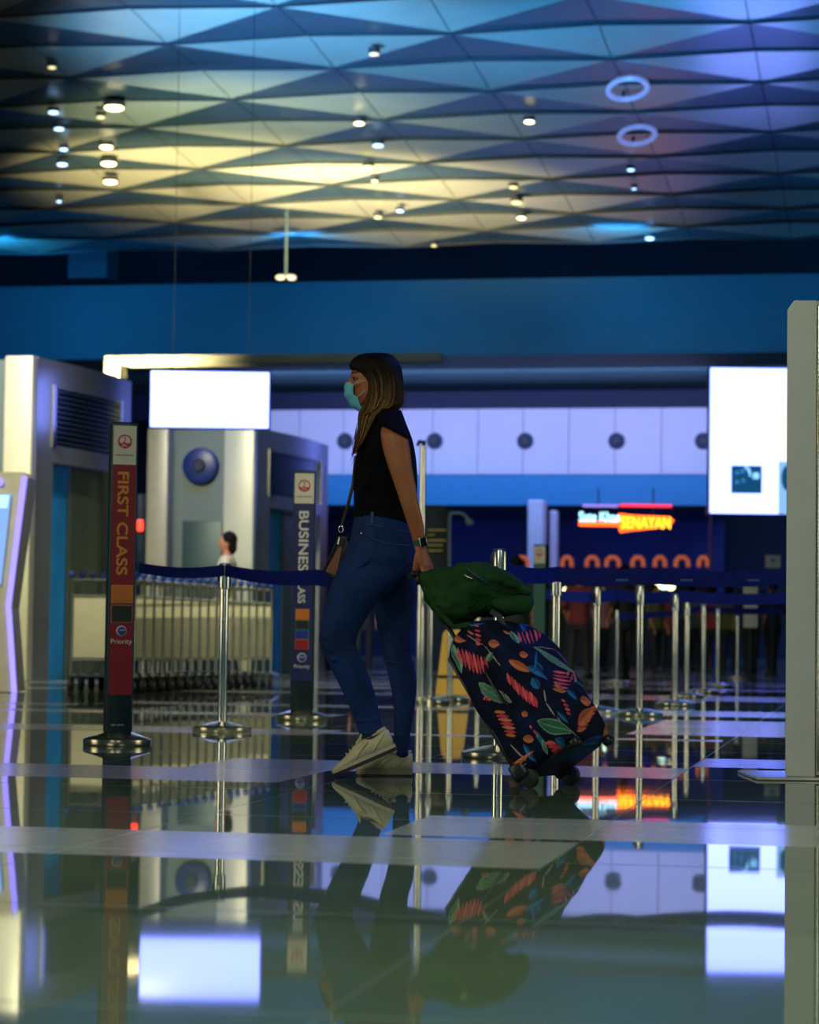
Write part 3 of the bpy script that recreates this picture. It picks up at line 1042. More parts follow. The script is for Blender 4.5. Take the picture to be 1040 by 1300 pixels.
# notices
NT = mat('notice_white', (.55, .6, .62), .5, vary=.04)
for px0, py0, px1, py1, Y_, lab in ((972, 705, 991, 721, 40, 'white square notice with a teal mark high beside the tall screen'),
                                     (944, 745, 962, 797, 34, 'white notice stand between the belts near the tall screen')):
    a_, b_ = Q(px0, py0, Y_), Q(px1, py1, Y_)
    c = thing('notice', lab, 'notice', Vector(((a_.x + b_.x) / 2, Y_, 0)))
    mb = MB(); mb.box((a_ + b_) / 2, (b_.x - a_.x, .02, a_.z - b_.z), None, .005); bd = mb.obj('board', NT, c)
    if py0 < 710:
        m0 = (a_ + b_) / 2
        mb = MB(); mb.prism([(-.07, .05), (.07, .05), (.02, 0), (0, -.06), (-.02, 0)], X, Z, m0, -.02, -.012, Yv); mb.obj('mark', mat('teal_mark', (.02, .25, .3), .5), bd, smooth=False)
    mb = MB(); mb.cyl(((a_.x + b_.x) / 2, Y_ + .03, 0), ((a_.x + b_.x) / 2, Y_ + .03, b_.z), .02); mb.obj('post', DKM, c)

# ------------------------------------------------------------------ steel kiosk at the right edge
g = G(1018, 990)
yk = g.y
c = thing('glass_kiosk', 'tall cream metal kiosk frame with glass side at the right edge', 'kiosk', g)
KM = mat('kiosk_metal', (.74, .78, .76), .35, .2, vary=.03)
o0 = Q(997, 986, yk); zt = Q(1020, 381, yk).z
wk = (38 / F) * yk
mb = MB()
ch_ = .028
mb.prism([(0, .012), (wk, .012), (wk, zt), (ch_, zt), (0, zt - ch_ * 1.4)], X, Z, Vector((o0.x, yk, 0)), 0, .40, (DD + X * .06).normalized())
mb.obj('side_panel', KM, c, smooth=False, mods=[('BEVEL', {'width': .004, 'segments': 2})])
mb = MB(); mb.box((o0.x + .35, yk + .18, .006), (.95, .52, .012), None, .004); mb.obj('base_plate', mat('plate_metal', (.6, .62, .6), .25, .6), c)
GL = mat('greenish_glass', (.25, .4, .38), .05, trans=.7, vary=.02)
mb = MB(); mb.box((o0.x + wk + .31, yk + .12, zt / 2 - .01), (.60, .012, zt - .08)); mb.obj('glass', GL, c)
mb = MB(); mb.box((o0.x + wk + .012, yk + .06, zt / 2), (.02, .14, zt - .04), None, .004); mb.obj('glass_rail', STEEL, c)
mb = MB(); mb.box((o0.x + wk + .3, yk + .3, .30), (.56, .25, .55), None, .01); mb.obj('cabinet', mat('kiosk_inner', (.3, .33, .27), .4), c)
mb = MB(); mb.cyl((o0.x + wk + .03, yk - .01, .06), (o0.x + wk + .06, yk - .01, .06), .008); mb.obj('latch', BLACKM, c)
mb = MB(); mb.prism([(0, 0), (wk * .2, 0), (wk + .5, 0), (wk + .5, .05), (0, .05)], X, Z, Vector((o0.x + wk, yk + .02, zt - .05)), 0, .4, Yv); mb.obj('top_rail', KM, c, smooth=False)

# ------------------------------------------------------------------ ceiling camera and added lamp glints
q = Q(363, 352, 55)
c = thing('ceiling_camera', 'small twin-headed camera hanging from a rod below the ceiling edge', 'camera', q)
mb = MB(); mb.cyl(q + Z * .05, Vector((q.x, q.y, ZC + .1)), .03); mb.obj('rod', mat('rod_grey', (.15, .22, .28), .4, .5), c)
for sx in (-.13, .13):
    mb = MB(); mb.ell(q + X * sx, (.12, .1, .07), n=14, m=8); mb.obj('head', mat('camera_pale', (.6, .6, .7), .4), c)
mb = MB(); mb.box(q + Z * .05, (.3, .06, .05), None, .01); mb.obj('bracket', mat('rod_grey'), c)


def ceil_pt(px, py, dz=.05):
    d = ray(px, py)
    return CAM + d * ((ZC - .24 + dz - CAMZ) / d.z)


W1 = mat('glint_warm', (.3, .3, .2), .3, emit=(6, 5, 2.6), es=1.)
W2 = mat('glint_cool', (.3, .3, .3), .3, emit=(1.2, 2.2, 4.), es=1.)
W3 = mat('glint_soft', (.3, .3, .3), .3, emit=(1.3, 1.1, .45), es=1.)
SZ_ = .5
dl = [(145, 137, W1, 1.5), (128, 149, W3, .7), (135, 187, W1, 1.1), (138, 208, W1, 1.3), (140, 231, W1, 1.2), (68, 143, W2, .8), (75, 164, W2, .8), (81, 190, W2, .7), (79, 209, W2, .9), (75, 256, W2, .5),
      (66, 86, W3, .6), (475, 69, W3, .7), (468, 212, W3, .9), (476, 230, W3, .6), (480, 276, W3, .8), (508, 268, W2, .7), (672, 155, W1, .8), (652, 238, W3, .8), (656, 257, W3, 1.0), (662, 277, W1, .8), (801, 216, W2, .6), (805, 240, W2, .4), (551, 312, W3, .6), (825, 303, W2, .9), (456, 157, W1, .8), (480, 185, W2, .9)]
names = 'ceiling_glint'  # glowing discs stand in for lamps mirrored in the metal facets
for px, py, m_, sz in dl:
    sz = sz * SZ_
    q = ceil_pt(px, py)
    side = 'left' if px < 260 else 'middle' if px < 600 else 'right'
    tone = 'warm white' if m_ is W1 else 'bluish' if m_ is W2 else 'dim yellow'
    c = thing(names, '%s glowing disc standing for a lamp glint in the %s part of the faceted ceiling' % (tone, side), 'lamp glint', q, '%s glint discs, ceiling %s' % (tone, side))
    mb = MB(); mb.ell(q, (.24 * sz, .20 * sz, .075 * sz), n=20, m=8); mb.obj('glint_disc', m_, c)
    mb = MB(); mb.lathe([(.27 * sz, .02), (.28 * sz, .04), (.28 * sz, .10), (.1, .10)], q, 20); mb.obj('glint_rim', CTD, c)
for px, py, lab in ((797, 113, 'upper of two pale glowing rings standing for lamp reflections on the right side of the ceiling'), (809, 172, 'lower of two pale glowing rings standing for lamp reflections on the right side of the ceiling')):
    q = ceil_pt(px, py)  # glowing ring added as the reflection of a round lamp
    c = thing('ring_glint', lab, 'lamp glint', q, 'lamp reflection rings')
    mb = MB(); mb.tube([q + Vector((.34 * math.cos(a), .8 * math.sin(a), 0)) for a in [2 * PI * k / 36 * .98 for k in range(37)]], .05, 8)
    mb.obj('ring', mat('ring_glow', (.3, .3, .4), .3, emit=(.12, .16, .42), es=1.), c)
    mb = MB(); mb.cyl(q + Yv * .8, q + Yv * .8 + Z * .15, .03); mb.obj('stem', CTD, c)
# ------------------------------------------------------------------ the walking woman
YW = 9.16


def Wp(px, py, dy=0.):
    p = Q(px, py, YW)
    return Vector((p.x, YW + dy, p.z - .012))


def ring(e0, e1, yc, b, n=28, pw=2.2):
    """elliptical cross-section spanning the two outline points e0 (front) and e1 (back)"""
    p0, p1 = Wp(*e0, yc), Wp(*e1, yc)
    c = (p0 + p1) / 2
    ax = (p1 - p0) / 2
    out = []
    for k in range(n):
        a = 2 * PI * k / n
        ca, sa = math.cos(a), math.sin(a)
        q = 2. / pw
        out.append(c + ax * (abs(ca) ** q * (1 if ca > 0 else -1)) + Yv * (b * abs(sa) ** q * (1 if sa > 0 else -1)))
    return out


def shrink(r, k):
    c = sum(r, Vector()) / len(r)
    return [c + (p - c) * k for p in r]


def spline_rings(rs, sub=3):
    """Catmull-Rom between rings for smooth lofts"""
    out = []
    n = len(rs)
    for i in range(n - 1):
        a, b, c, d = rs[max(i - 1, 0)], rs[i], rs[i + 1], rs[min(i + 2, n - 1)]
        for k in range(sub):
            t = k / sub
            w0 = -.5 * t + t * t - .5 * t ** 3; w1 = 1 - 2.5 * t * t + 1.5 * t ** 3
            w2 = .5 * t + 2 * t * t - 1.5 * t ** 3; w3 = -.5 * t * t + .5 * t ** 3
            out.append([p * w0 + q * w1 + r * w2 + s * w3 for p, q, r, s in zip(a, b, c, d)])
    out.append(rs[-1])
    return out


SKIN = mat('skin', (.42, .15, .065), .5, vary=.06, vscale=14, bump=.03, bscale=200)
SKIN.node_tree.nodes['Principled BSDF'].inputs['Subsurface Weight'].default_value = .15
SKIN.node_tree.nodes['Principled BSDF'].inputs['Subsurface Radius'].default_value = (.02, .008, .004)
wb = G(490, 985)
wom = thing('person', 'woman in black top, blue jeans and face mask walking left, pulling a suitcase', 'person', Vector((wb.x, YW, 0)))

torso_r = [ring((484, 518), (505, 515), 0, .055), ring((477, 526), (512, 525), 0, .105), ring((468, 538), (518, 539), 0, .160),
           ring((460, 555), (524, 555), 0, .170), ring((453, 572), (528, 575), 0, .155), ring((449, 595), (530, 598), 0, .142),
           ring((449, 620), (530, 625), 0, .132), ring((449, 640), (528, 648), 0, .138), ring((448, 653), (525, 667), 0, .150)]
hip_r = [ring((451, 648), (524, 662), 0, .150), ring((448, 662), (527, 677), 0, .163), ring((445, 679), (529, 696), 0, .170),
         ring((438, 699), (527, 714), -.01, .165), ring((437, 712), (515, 728), -.02, .14)]
near_r = [ring((437, 700), (527, 712), -.06, .10), ring((426, 728), (503, 741), -.085, .095), ring((417, 752), (481, 760), -.088, .088),
          ring((411, 778), (468, 779), -.088, .078), ring((407, 798), (456, 800), -.088, .070), ring((407, 812), (453, 815), -.088, .064),
          ring((413, 828), (458, 826), -.088, .060), ring((423, 848), (466, 845), -.088, .060), ring((433, 868), (473, 864), -.085, .058),
          ring((443, 890), (479, 885), -.083, .050), ring((452, 914), (484, 908), -.08, .044), ring((459, 933), (488, 927), -.08, .043)]
far_r = [ring((468, 712), (526, 716), .06, .10), ring((473, 745), (528, 745), .085, .090), ring((475, 770), (526, 770), .088, .080),
         ring((480, 800), (523, 800), .088, .068), ring((486, 829), (522, 826), .088, .062), ring((492, 851), (528, 850), .088, .060),
         ring((497, 875), (529, 874), .088, .056), ring((500, 900), (526, 899), .088, .048), ring((500, 930), (521, 930), .088, .043),
         ring((502, 957), (520, 959), .088, .042)]
# --- body: one continuous remeshed skin surface
bd = MB()
bd.loftp(spline_rings([shrink(r, .93) for r in torso_r + hip_r[1:4]]))
bd.loftp(spline_rings([shrink(r, .90) for r in near_r]))
bd.loftp(spline_rings([shrink(r, .90) for r in far_r]))
bd.loftp(spline_rings([ring((472, 500), (499, 498), 0, .048), ring((474, 512), (500, 510), 0, .05), ring((477, 528), (506, 526), 0, .075)]))
face = [((462, 449), (494, 449), .045), ((453, 455), (501, 455), .060), ((447.5, 462), (505, 462), .069), ((446, 469), (506, 469), .073),
        ((445.2, 474), (507, 474), .0745), ((447, 478.5), (507, 478), .0745), ((446.5, 484), (506, 485), .073), ((446, 491), (503, 492), .069),
        ((445, 496), (498, 498), .063), ((445.5, 503), (492, 505), .055), ((448, 510), (486, 510), .043), ((453, 515.5), (480, 514), .028)]
bd.loftp(spline_rings([ring(a, b, 0, w, pw=2.0) for a, b, w in face]))
# nose
bd.capsule(Wp(446, 478), .009, Wp(440.5, 488.5), .012)
bd.ell(Wp(442, 490), (.012, .016, .009))
# far arm, hanging down on the far side of the body
bd.capsule(Wp(497, 548, .19), .050, Wp(503, 620, .215), .038)
bd.capsule(Wp(503, 620, .215), .036, Wp(488, 683, .20), .026)
bd.ell(Wp(483, 700, .20), (.030, .018, .05))
for k in range(4):
    bd.capsule(Wp(478 + k * 4, 708, .19 + .004 * k), .009, Wp(475 + k * 4, 722, .185), .008)
bd.capsule(Wp(478, 698, .185), .010, Wp(470, 710, .175), .008)
# near arm
arm = [ring((486, 541), (514, 541), -.15, .055), ring((484, 552), (518, 556), -.175, .060), ring((487, 572), (521, 574), -.185, .056), ring((493, 592), (523, 591), -.19, .050),
       ring((500, 612), (526, 608), -.192, .045), ring((506, 630), (529, 624), -.192, .041), ring((511, 645), (532, 641), -.19, .040),
       ring((516, 660), (536, 656), -.182, .035), ring((521, 675), (538.5, 672), -.172, .029), ring((524, 686), (539.5, 684), -.165, .024),
       ring((525.5, 693), (541, 692), -.16, .023)]
bd.loftp(spline_rings(arm))
# --- suitcase frame: needed for the grip
YAW = math.radians(-34)
sg0 = G(708, 997)
hand_c = Wp(536.5, 727, -.14)
e_y = Vector((-math.sin(YAW), math.cos(YAW), 0))     # local y (axle): away from the camera, to the right
e_x0 = Vector((math.cos(YAW), math.sin(YAW), 0))
dvec = hand_c - sg0
hx = dvec.dot(e_x0)
sg0 = sg0 + e_y * (dvec.dot(e_y))                   # slide so the handle lies in the bag's mid plane
dvec = hand_c - sg0
phi = math.atan2(-dvec.dot(e_x0), dvec.z)
Lh = math.hypot(dvec.dot(e_x0), dvec.z)
e_z = (-e_x0 * math.sin(phi) + Z * math.cos(phi))
e_x = (e_x0 * math.cos(phi) + Z * math.sin(phi))


def S(x, y, z):
    return sg0 + e_x * x + e_y * y + e_z * z


gc = hand_c
rr_ = Vector((e_y.y, -e_y.x, 0))     # right & towards the camera
# palm
wr = Wp(533, 692, -.16)
kn = gc + rr_ * .016 + Z * .030
bd.loftp(spline_rings([
    [wr + (rr_ * math.cos(a) * .021 + e_y * math.sin(a) * .026) + Z * .004 for a in [2 * PI * k / 20 for k in range(20)]],
    [wr.lerp(kn, .35) + (rr_ * math.cos(a) * .019 + e_y * math.sin(a) * .034) for a in [2 * PI * k / 20 for k in range(20)]],
    [wr.lerp(kn, .7) + (rr_ * math.cos(a) * .017 + e_y * math.sin(a) * .041) for a in [2 * PI * k / 20 for k in range(20)]],
    [kn + Z * .004 + (rr_ * math.cos(a) * .015 + e_y * math.sin(a) * .042) for a in [2 * PI * k / 20 for k in range(20)]],
    [kn - Z * .008 + (rr_ * math.cos(a) * .010 + e_y * math.sin(a) * .038) for a in [2 * PI * k / 20 for k in range(20)]]], 3))
for k in range(4):
    o = e_y * ((k - 1.5) * .0205)
    sc_f = (.93, 1.0, 1.03, .85)[3 - k] if False else (.85, 1.0, 1.04, .95)[k]
    ra = .0092 if k else .0082
    a0 = gc + o + rr_ * .017 + Z * .026
    a1 = gc + o + rr_ * .030 - Z * .002
    a2 = gc + o + rr_ * (.014) - Z * .027 * sc_f
    a3 = gc + o - rr_ * (.012) - Z * .021 * sc_f
    bd.capsule(a0, ra * 1.08, a1, ra); bd.capsule(a1, ra, a2, ra * .93); bd.capsule(a2, ra * .93, a3, ra * .82)
tb0 = wr.lerp(kn, .45) - e_y * .026 - rr_ * .006
tb1 = gc - e_y * .032 - rr_ * .015 + Z * .016
bd.capsule(wr.lerp(kn, .5) - e_y * .012 - rr_ * .002, .014, gc - e_y * .022 - rr_ * .006 + Z * .024, .011)
tb2 = gc - e_y * .022 - rr_ * .027 - Z * .008
bd.capsule(tb0, .0135, tb1, .0105); bd.capsule(tb1, .0105, tb2, .0085)
# feet
def foot_frame(heel, toe, dy):
    h, t = Wp(*heel, dy), Wp(*toe, dy)
    f = (t - h).normalized()
    u = Vector((-f.z, 0, f.x)); u = u if u.z > 0 else -u
    return h, f, u, (t - h).length
NH = foot_frame((503.5, 947), (425, 981), -.09)
FH = foot_frame((523, 985.5), (451, 985.5), .085)
FH = (Vector((FH[0].x, FH[0].y, .0)), Vector((-1, 0, 0)), Z.copy(), FH[3])
NHh = NH[0]
for (h, f, u, l), ank in ((NH, Wp(472, 934, -.085)), (FH, Wp(511, 958, .088))):
    bd.capsule(h + f * .06 + u * .044, .022, h + f * l * .72 + u * .038, .012)
    bd.capsule(ank, .030, h + f * .052 + u * .05, .026)
body = bd.obj('body', SKIN, wom, mods=[('REMESH', {'mode': 'VOXEL', 'voxel_size': .0032, 'use_smooth_shade': True}), ('SMOOTH', {'factor': .5, 'iterations': 5})])
# eye, brow, ear
mb = MB(); mb.ell(Wp(450.5, 478.5, -.041), (.010, .008, .005), n=16, m=8); mb.obj('eye', mat('eye_white', (.5, .45, .4), .2), wom)
mb = MB(); mb.ell(Wp(449.8, 478.6, -.048), (.0045, .004, .0045), n=12, m=6); mb.obj('iris', mat('iris_brown', (.03, .012, .006), .1), wom)
mb = MB(); mb.tube([Wp(447.5, 477.8, -.047), Wp(450, 476.6, -.052), Wp(454, 478, -.054)], [.0012, .0018, .001], 6); mb.obj('eyelash', BLACKM, wom)
mb = MB(); mb.tube([Wp(446.3, 471.5, -.040), Wp(449, 469.8, -.050), Wp(455, 471, -.062)], [.0022, .0028, .0012], 6); mb.obj('eyebrow', mat('brow_brown', (.03, .014, .006), .6), wom)

# --- top
SHIRT = mat('black_cotton', (.0025, .0025, .006), .9, vary=.2, vscale=30, bump=.4, bscale=22, spec=.15)
mb = MB()
mb.loftp(spline_rings(torso_r, 4))
mb.loftp(spline_rings([ring((484, 518), (510, 520), -.085, .05), ring((480, 530), (516, 538), -.135, .055), ring((481, 538), (519, 552), -.175, .062), ring((483, 541), (519, 560), -.187, .066)]))
mb.loftp(spline_rings([ring((484, 518), (510, 520), .085, .05), ring((480, 530), (516, 538), .135, .055), ring((481, 541), (519, 556), .185, .062)]))
# folds as soft ridges
rf = random.Random(4)
for k in range(16):
    y0 = rf.uniform(560, 640); x0 = rf.uniform(455, 500); sgn = rf.choice((-1, 1))
    dx, dy_ = rf.uniform(10, 26), rf.uniform(6, 26)
    w0 = .115 + .02 * rf.random()
    mb.capsule(Wp(x0, y0, -w0), .010, Wp(x0 + dx, y0 + sgn * dy_, -w0 + .01), .004)
mb.obj('top', SHIRT, wom, mods=[('REMESH', {'mode': 'VOXEL', 'voxel_size': .005, 'use_smooth_shade': True}), ('SMOOTH', {'factor': .5, 'iterations': 7})])

# --- jeans
JEAN = mat('blue_denim', (.005, .030, .14), .8, vary=.35, vscale=9, bump=.25, bscale=35, spec=.25)
mb = MB()
mb.loftp(spline_rings(hip_r, 4)); mb.loftp(spline_rings(near_r, 3)); mb.loftp(spline_rings(far_r, 3))
rf = random.Random(9)
def crease(x0, y0, x1, y1, dy0, r0, r1):
    mb.tube([Wp(x0, y0, dy0), Wp((x0 + x1) / 2, (y0 + y1) / 2 + 1, dy0 - .004), Wp(x1, y1, dy0)], [r1, r0, r1], 8)
for k in (0, 2, 3, 6):
    yy = 806 + k * 4.5 + rf.uniform(-1, 1)
    crease(409 + k * 1.5, yy, 436 + rf.uniform(0, 10), yy + rf.uniform(-6, 6), -.088 - .052, .008, .003)
for k in (0, 3, 4):
    yy = 812 + k * 6
    crease(486 + k, yy, 518, yy + rf.uniform(-5, 5), .088 - .052, .008, .003)
for k in (1, 4):
    crease(452 + k * 1.2, 905 + k * 5, 482, 902 + k * 5.5, -.083 - .036, .006, .003)
    crease(501, 925 + k * 7, 519, 922 + k * 7, .088 - .036, .006, .003)
for (a, b_, c_, d_) in ((450, 722, 480, 700), (446, 738, 478, 722), (440, 760, 462, 750)):
    crease(a, b_, c_, d_, -.085 - .082, .009, .003)
mb.obj('jeans', JEAN, wom, mods=[('REMESH', {'mode': 'VOXEL', 'voxel_size': .0045, 'use_smooth_shade': True}), ('SMOOTH', {'factor': .5, 'iterations': 5})])
STI = mat('jean_stitch', (.03, .07, .25), .7)
mb = MB()
def surf_line(pts, name, m, r=.0022):
    a = MB(); a.tube([Wp(x, y, d) for x, y, d in pts], r, 6); return a.obj(name, m, wom)
surf_line([(468, 664, -.158), (485, 667, -.160), (505, 671, -.150), (518, 674, -.115)], 'waist_seam', STI)
surf_line([(470, 677, -.172), (475, 683, -.172), (488, 687, -.171), (508, 690, -.155), (520, 690, -.118)], 'pocket_seam', STI)
a = MB(); a.box(Wp(473.5, 656, -.153), (.012, .006, .045), None, .002); a.obj('belt_loop', STI, wom)
a = MB(); a.ell(Wp(460, 675, -.135), (.005, .004, .005), n=10, m=6); a.obj('button', mat('brass', (.8, .7, .5), .3, 1.), wom)

# --- hair
HAIRM = mat('brown_hair', (.05, .03, .02), .55, vary=.25, vscale=40, attr='Col', spec=.15)
hair = [((463, 445.5), (492, 445.5), 0, .040), ((453, 449), (500, 449), 0, .066), ((446.5, 455), (504.5, 455), 0, .079), ((444.2, 461), (508, 461), 0, .085),
        ((447, 466), (509.5, 466), 0, .088), ((453, 473), (510.5, 473), 0, .090), ((459, 482), (511.5, 482), 0, .091), ((461, 492), (512, 492), 0, .092),
        ((460.5, 502), (512.5, 502), 0, .095), ((458, 510), (511, 510), 0, .100), ((457, 517), (505, 516), 0, .104), ((456, 523), (496, 520), -.01, .104), ((455.5, 529), (486, 523), -.05, .090),
        ((455.5, 540), (478, 534), -.085, .060), ((454, 552), (471, 547), -.10, .040), ((451, 565), (464, 560), -.105, .028), ((448, 576), (456, 572), -.105, .014)]
HR = [ring(a, b, yc, w, n=48, pw=2.0) for a, b, yc, w in hair]
HRs = spline_rings([shrink(r, .975) for r in HR], 3)
mb = MB(); mb.loftp(HRs)
nb = len(mb.v)
cols = [(.006, .004, .003)] * nb
HRf = spline_rings(HR, 4)
rh = random.Random(21)
nr = len(HRf)
for k in range(420):
    th = rh.uniform(PI * .5, PI * 2.5) if k % 4 == 0 else rh.uniform(PI * 1.0, PI * 2.0)   # mostly near side
    th0 = th
    i0 = rh.randint(0, 6); i1 = rh.randint(int(nr * .72), nr - 1)
    wav = rh.uniform(-.10, .10); ph = rh.uniform(0, 6)
    rad = rh.uniform(.0012, .0030)
    base_c = rh.random()
    pts, rads, cc = [], [], []
    n_s = 20
    for q_ in range(n_s + 1):
        u = q_ / n_s
        fi = i0 + (i1 - i0) * u
        i = min(int(fi), nr - 2); fr = fi - i
        tt = (th + wav * math.sin(u * 3 + ph)) / (2 * PI) * 48
        j = int(math.floor(tt)); fj = tt - j
        r0, r1 = HRf[i], HRf[i + 1]
        p = (r0[j % 48] * (1 - fj) + r0[(j + 1) % 48] * fj) * (1 - fr) + (r1[j % 48] * (1 - fj) + r1[(j + 1) % 48] * fj) * fr
        cen = sum(r0, Vector()) / 48
        p = cen + (p - cen) * (1.0 + .012 * base_c)
        pts.append(p); rads.append(rad * (.35 + .65 * math.sin(PI * min(.95, .08 + u * .9))))
        gold = max(0, min(1, (u - .30) / .4)) * (.04 + .96 * (base_c ** 7))
        cc.append((.007 + .42 * gold, .0045 + .24 * gold, .003 + .085 * gold))
    b0 = len(mb.v)
    mb.tube(pts, rads, 5)
    for c_ in cc:
        cols += [c_] * 5
# flyaway strands
for k in range(26):
    x0, y0 = rh.choice([(505, 470), (509, 490), (508, 510)]) if k < 16 else (455, 545)
    x0 += rh.uniform(-3, 3); y0 += rh.uniform(-10, 10)
    if k < 16:
        P = [Wp(x0, y0, rh.uniform(-.05, .05)), Wp(x0 + rh.uniform(3, 6), y0 + 14, rh.uniform(-.06, .04)), Wp(x0 + rh.uniform(0, 7), y0 + 30, rh.uniform(-.06, .04))]
    else:
        P = [Wp(x0, y0, -.09), Wp(x0 - rh.uniform(2, 6), y0 + 20, -.1), Wp(x0 - rh.uniform(4, 13), y0 + 36, -.1)]
    mb.tube(P, [.0010, .0010, .0004], 4)
    cols += [(.12, .07, .04)] * 12
mb.c = np.array(cols, dtype=np.float32)
mb.obj('hair', HAIRM, wom, auto=False)

# --- face mask
MASK = mat('mask_cyan', (.15, .60, .85), .7, vary=.05, vscale=60, bump=.2, bscale=90)
cen = [(439, 483), (437, 487.5), (436.8, 493), (437.8, 499), (440.5, 505), (444.5, 510.5), (449.5, 515), (456.5, 519)]
edg = [(450, 486), (449, 490), (448.5, 494), (450, 499), (454, 502.5), (457, 508), (458.5, 513), (460, 518)]
mb = MB()
nv, nw = 29, 25
rows = []
for i in range(nv):
    u = i / (nv - 1) * 7
    a = min(int(u), 6); f_ = u - a
    cx = cen[a][0] * (1 - f_) + cen[a + 1][0] * f_; cy = cen[a][1] * (1 - f_) + cen[a + 1][1] * f_
    ex = edg[a][0] * (1 - f_) + edg[a + 1][0] * f_; ey = edg[a][1] * (1 - f_) + edg[a + 1][1] * f_
    wd = .061 - .018 * (i / (nv - 1)) ** 2
    pl = .0018 * math.sin(i / (nv - 1) * 3 * 2 * PI)
    row = []
    for j in range(nw):
        w_ = -1 + 2 * j / (nw - 1)
        k_ = abs(w_) ** 2.2
        px = cx + (ex - cx) * k_; py = cy + (ey - cy) * k_
        pinch = 1 - .0 * k_
        p = Wp(px, py, wd * math.sin(w_ * PI / 2) * 1.0)
        p.x -= pl * (1 - k_ * .4)
        row.append(p)
    rows.append(row)
vs = [p for r in rows for p in r]
fs = [(i * nw + j, i * nw + j + 1, (i + 1) * nw + j + 1, (i + 1) * nw + j) for i in range(nv - 1) for j in range(nw - 1)]
mb.add(vs, fs)
mk = mb.obj('face_mask', MASK, wom, mods=[('SOLIDIFY', {'thickness': .0018}), ], auto=False)
mb = MB(); mb.tube([rows[0][k] + Vector((-.001, 0, 0)) for k in range(2, nw - 2)], .0022, 6); mb.obj('nose_band', mat('mask_white', (.55, .65, .62), .6), mk)
mb = MB(); mb.tube([rows[-1][k] + Vector((-.001, 0, 0)) for k in range(1, nw - 1)], .0020, 6); mb.obj('chin_band', mat('mask_white'), mk)
for sg in (-1, 1):
    mb = MB(); mb.tube([Wp(450, 486, sg * .061), Wp(457, 483, sg * .074), Wp(464, 482, sg * .079)], .0014, 6)
    mb.tube([Wp(455, 501, sg * .058), Wp(460, 498, sg * .070), Wp(464, 494, sg * .078)], .0014, 6)
    mb.obj('ear_loop', mat('mask_white'), mk)

# --- watch
rgc = (Vector(Wp(525, 687, -.165)) + Vector(Wp(540, 685, -.165))) / 2
axw = (Wp(533, 692, -.16) - Wp(530, 678, -.168)).normalized()
s1 = rr_.copy(); s1 = (s1 - axw * s1.dot(axw)).normalized(); s2 = axw.cross(s1)
mb = MB()
N_ = 30
rA = []
for d_, r_o in ((-.010, 0), (.010, 0)):
    rA.append(([rgc + axw * d_ + s1 * math.cos(2 * PI * k / N_) * .0275 + s2 * math.sin(2 * PI * k / N_) * .0275 for k in range(N_)],
               [rgc + axw * d_ + s1 * math.cos(2 * PI * k / N_) * .0245 + s2 * math.sin(2 * PI * k / N_) * .0245 for k in range(N_)]))
vs = rA[0][0] + rA[1][0] + rA[1][1] + rA[0][1]
fs = []
for q_ in range(4):
    for k in range(N_):
        j = (k + 1) % N_
        a, b_ = q_ * N_, ((q_ + 1) % 4) * N_
        fs.append((a + k, a + j, b_ + j, b_ + k))
mb.add(vs, fs)
wt = mb.obj('wristwatch', mat('watch_band', (.02, .10, .09), .5), wom)
vd = (s1 * .75 + Vector((.25, -.75, 0))).normalized()
vd = Vector((.45, -.9, 0)); vd = (vd - axw * vd.dot(axw)).normalized(); sd = axw.cross(vd)
RW = Matrix((sd, vd, axw)).transposed()
mb = MB(); mb.box(rgc + vd * .029, (.033, .009, .038), RW, .004); mb.obj('case', mat('watch_silver', (.7, .72, .68), .2, 1.), wt)
mb = MB(); mb.box(rgc + vd * .0335, (.026, .003, .031), RW, .001); mb.obj('watch_screen', mat('watch_black', (.004, .006, .008), .1), wt)

# --- shoes
LEATH = mat('cream_leather', (.58, .54, .37), .5, vary=.07, vscale=25, bump=.12, bscale=60)
SOLE = mat('dark_sole', (.015, .012, .018), .5)
MIDS = mat('pale_midsole', (.50, .50, .40), .5)


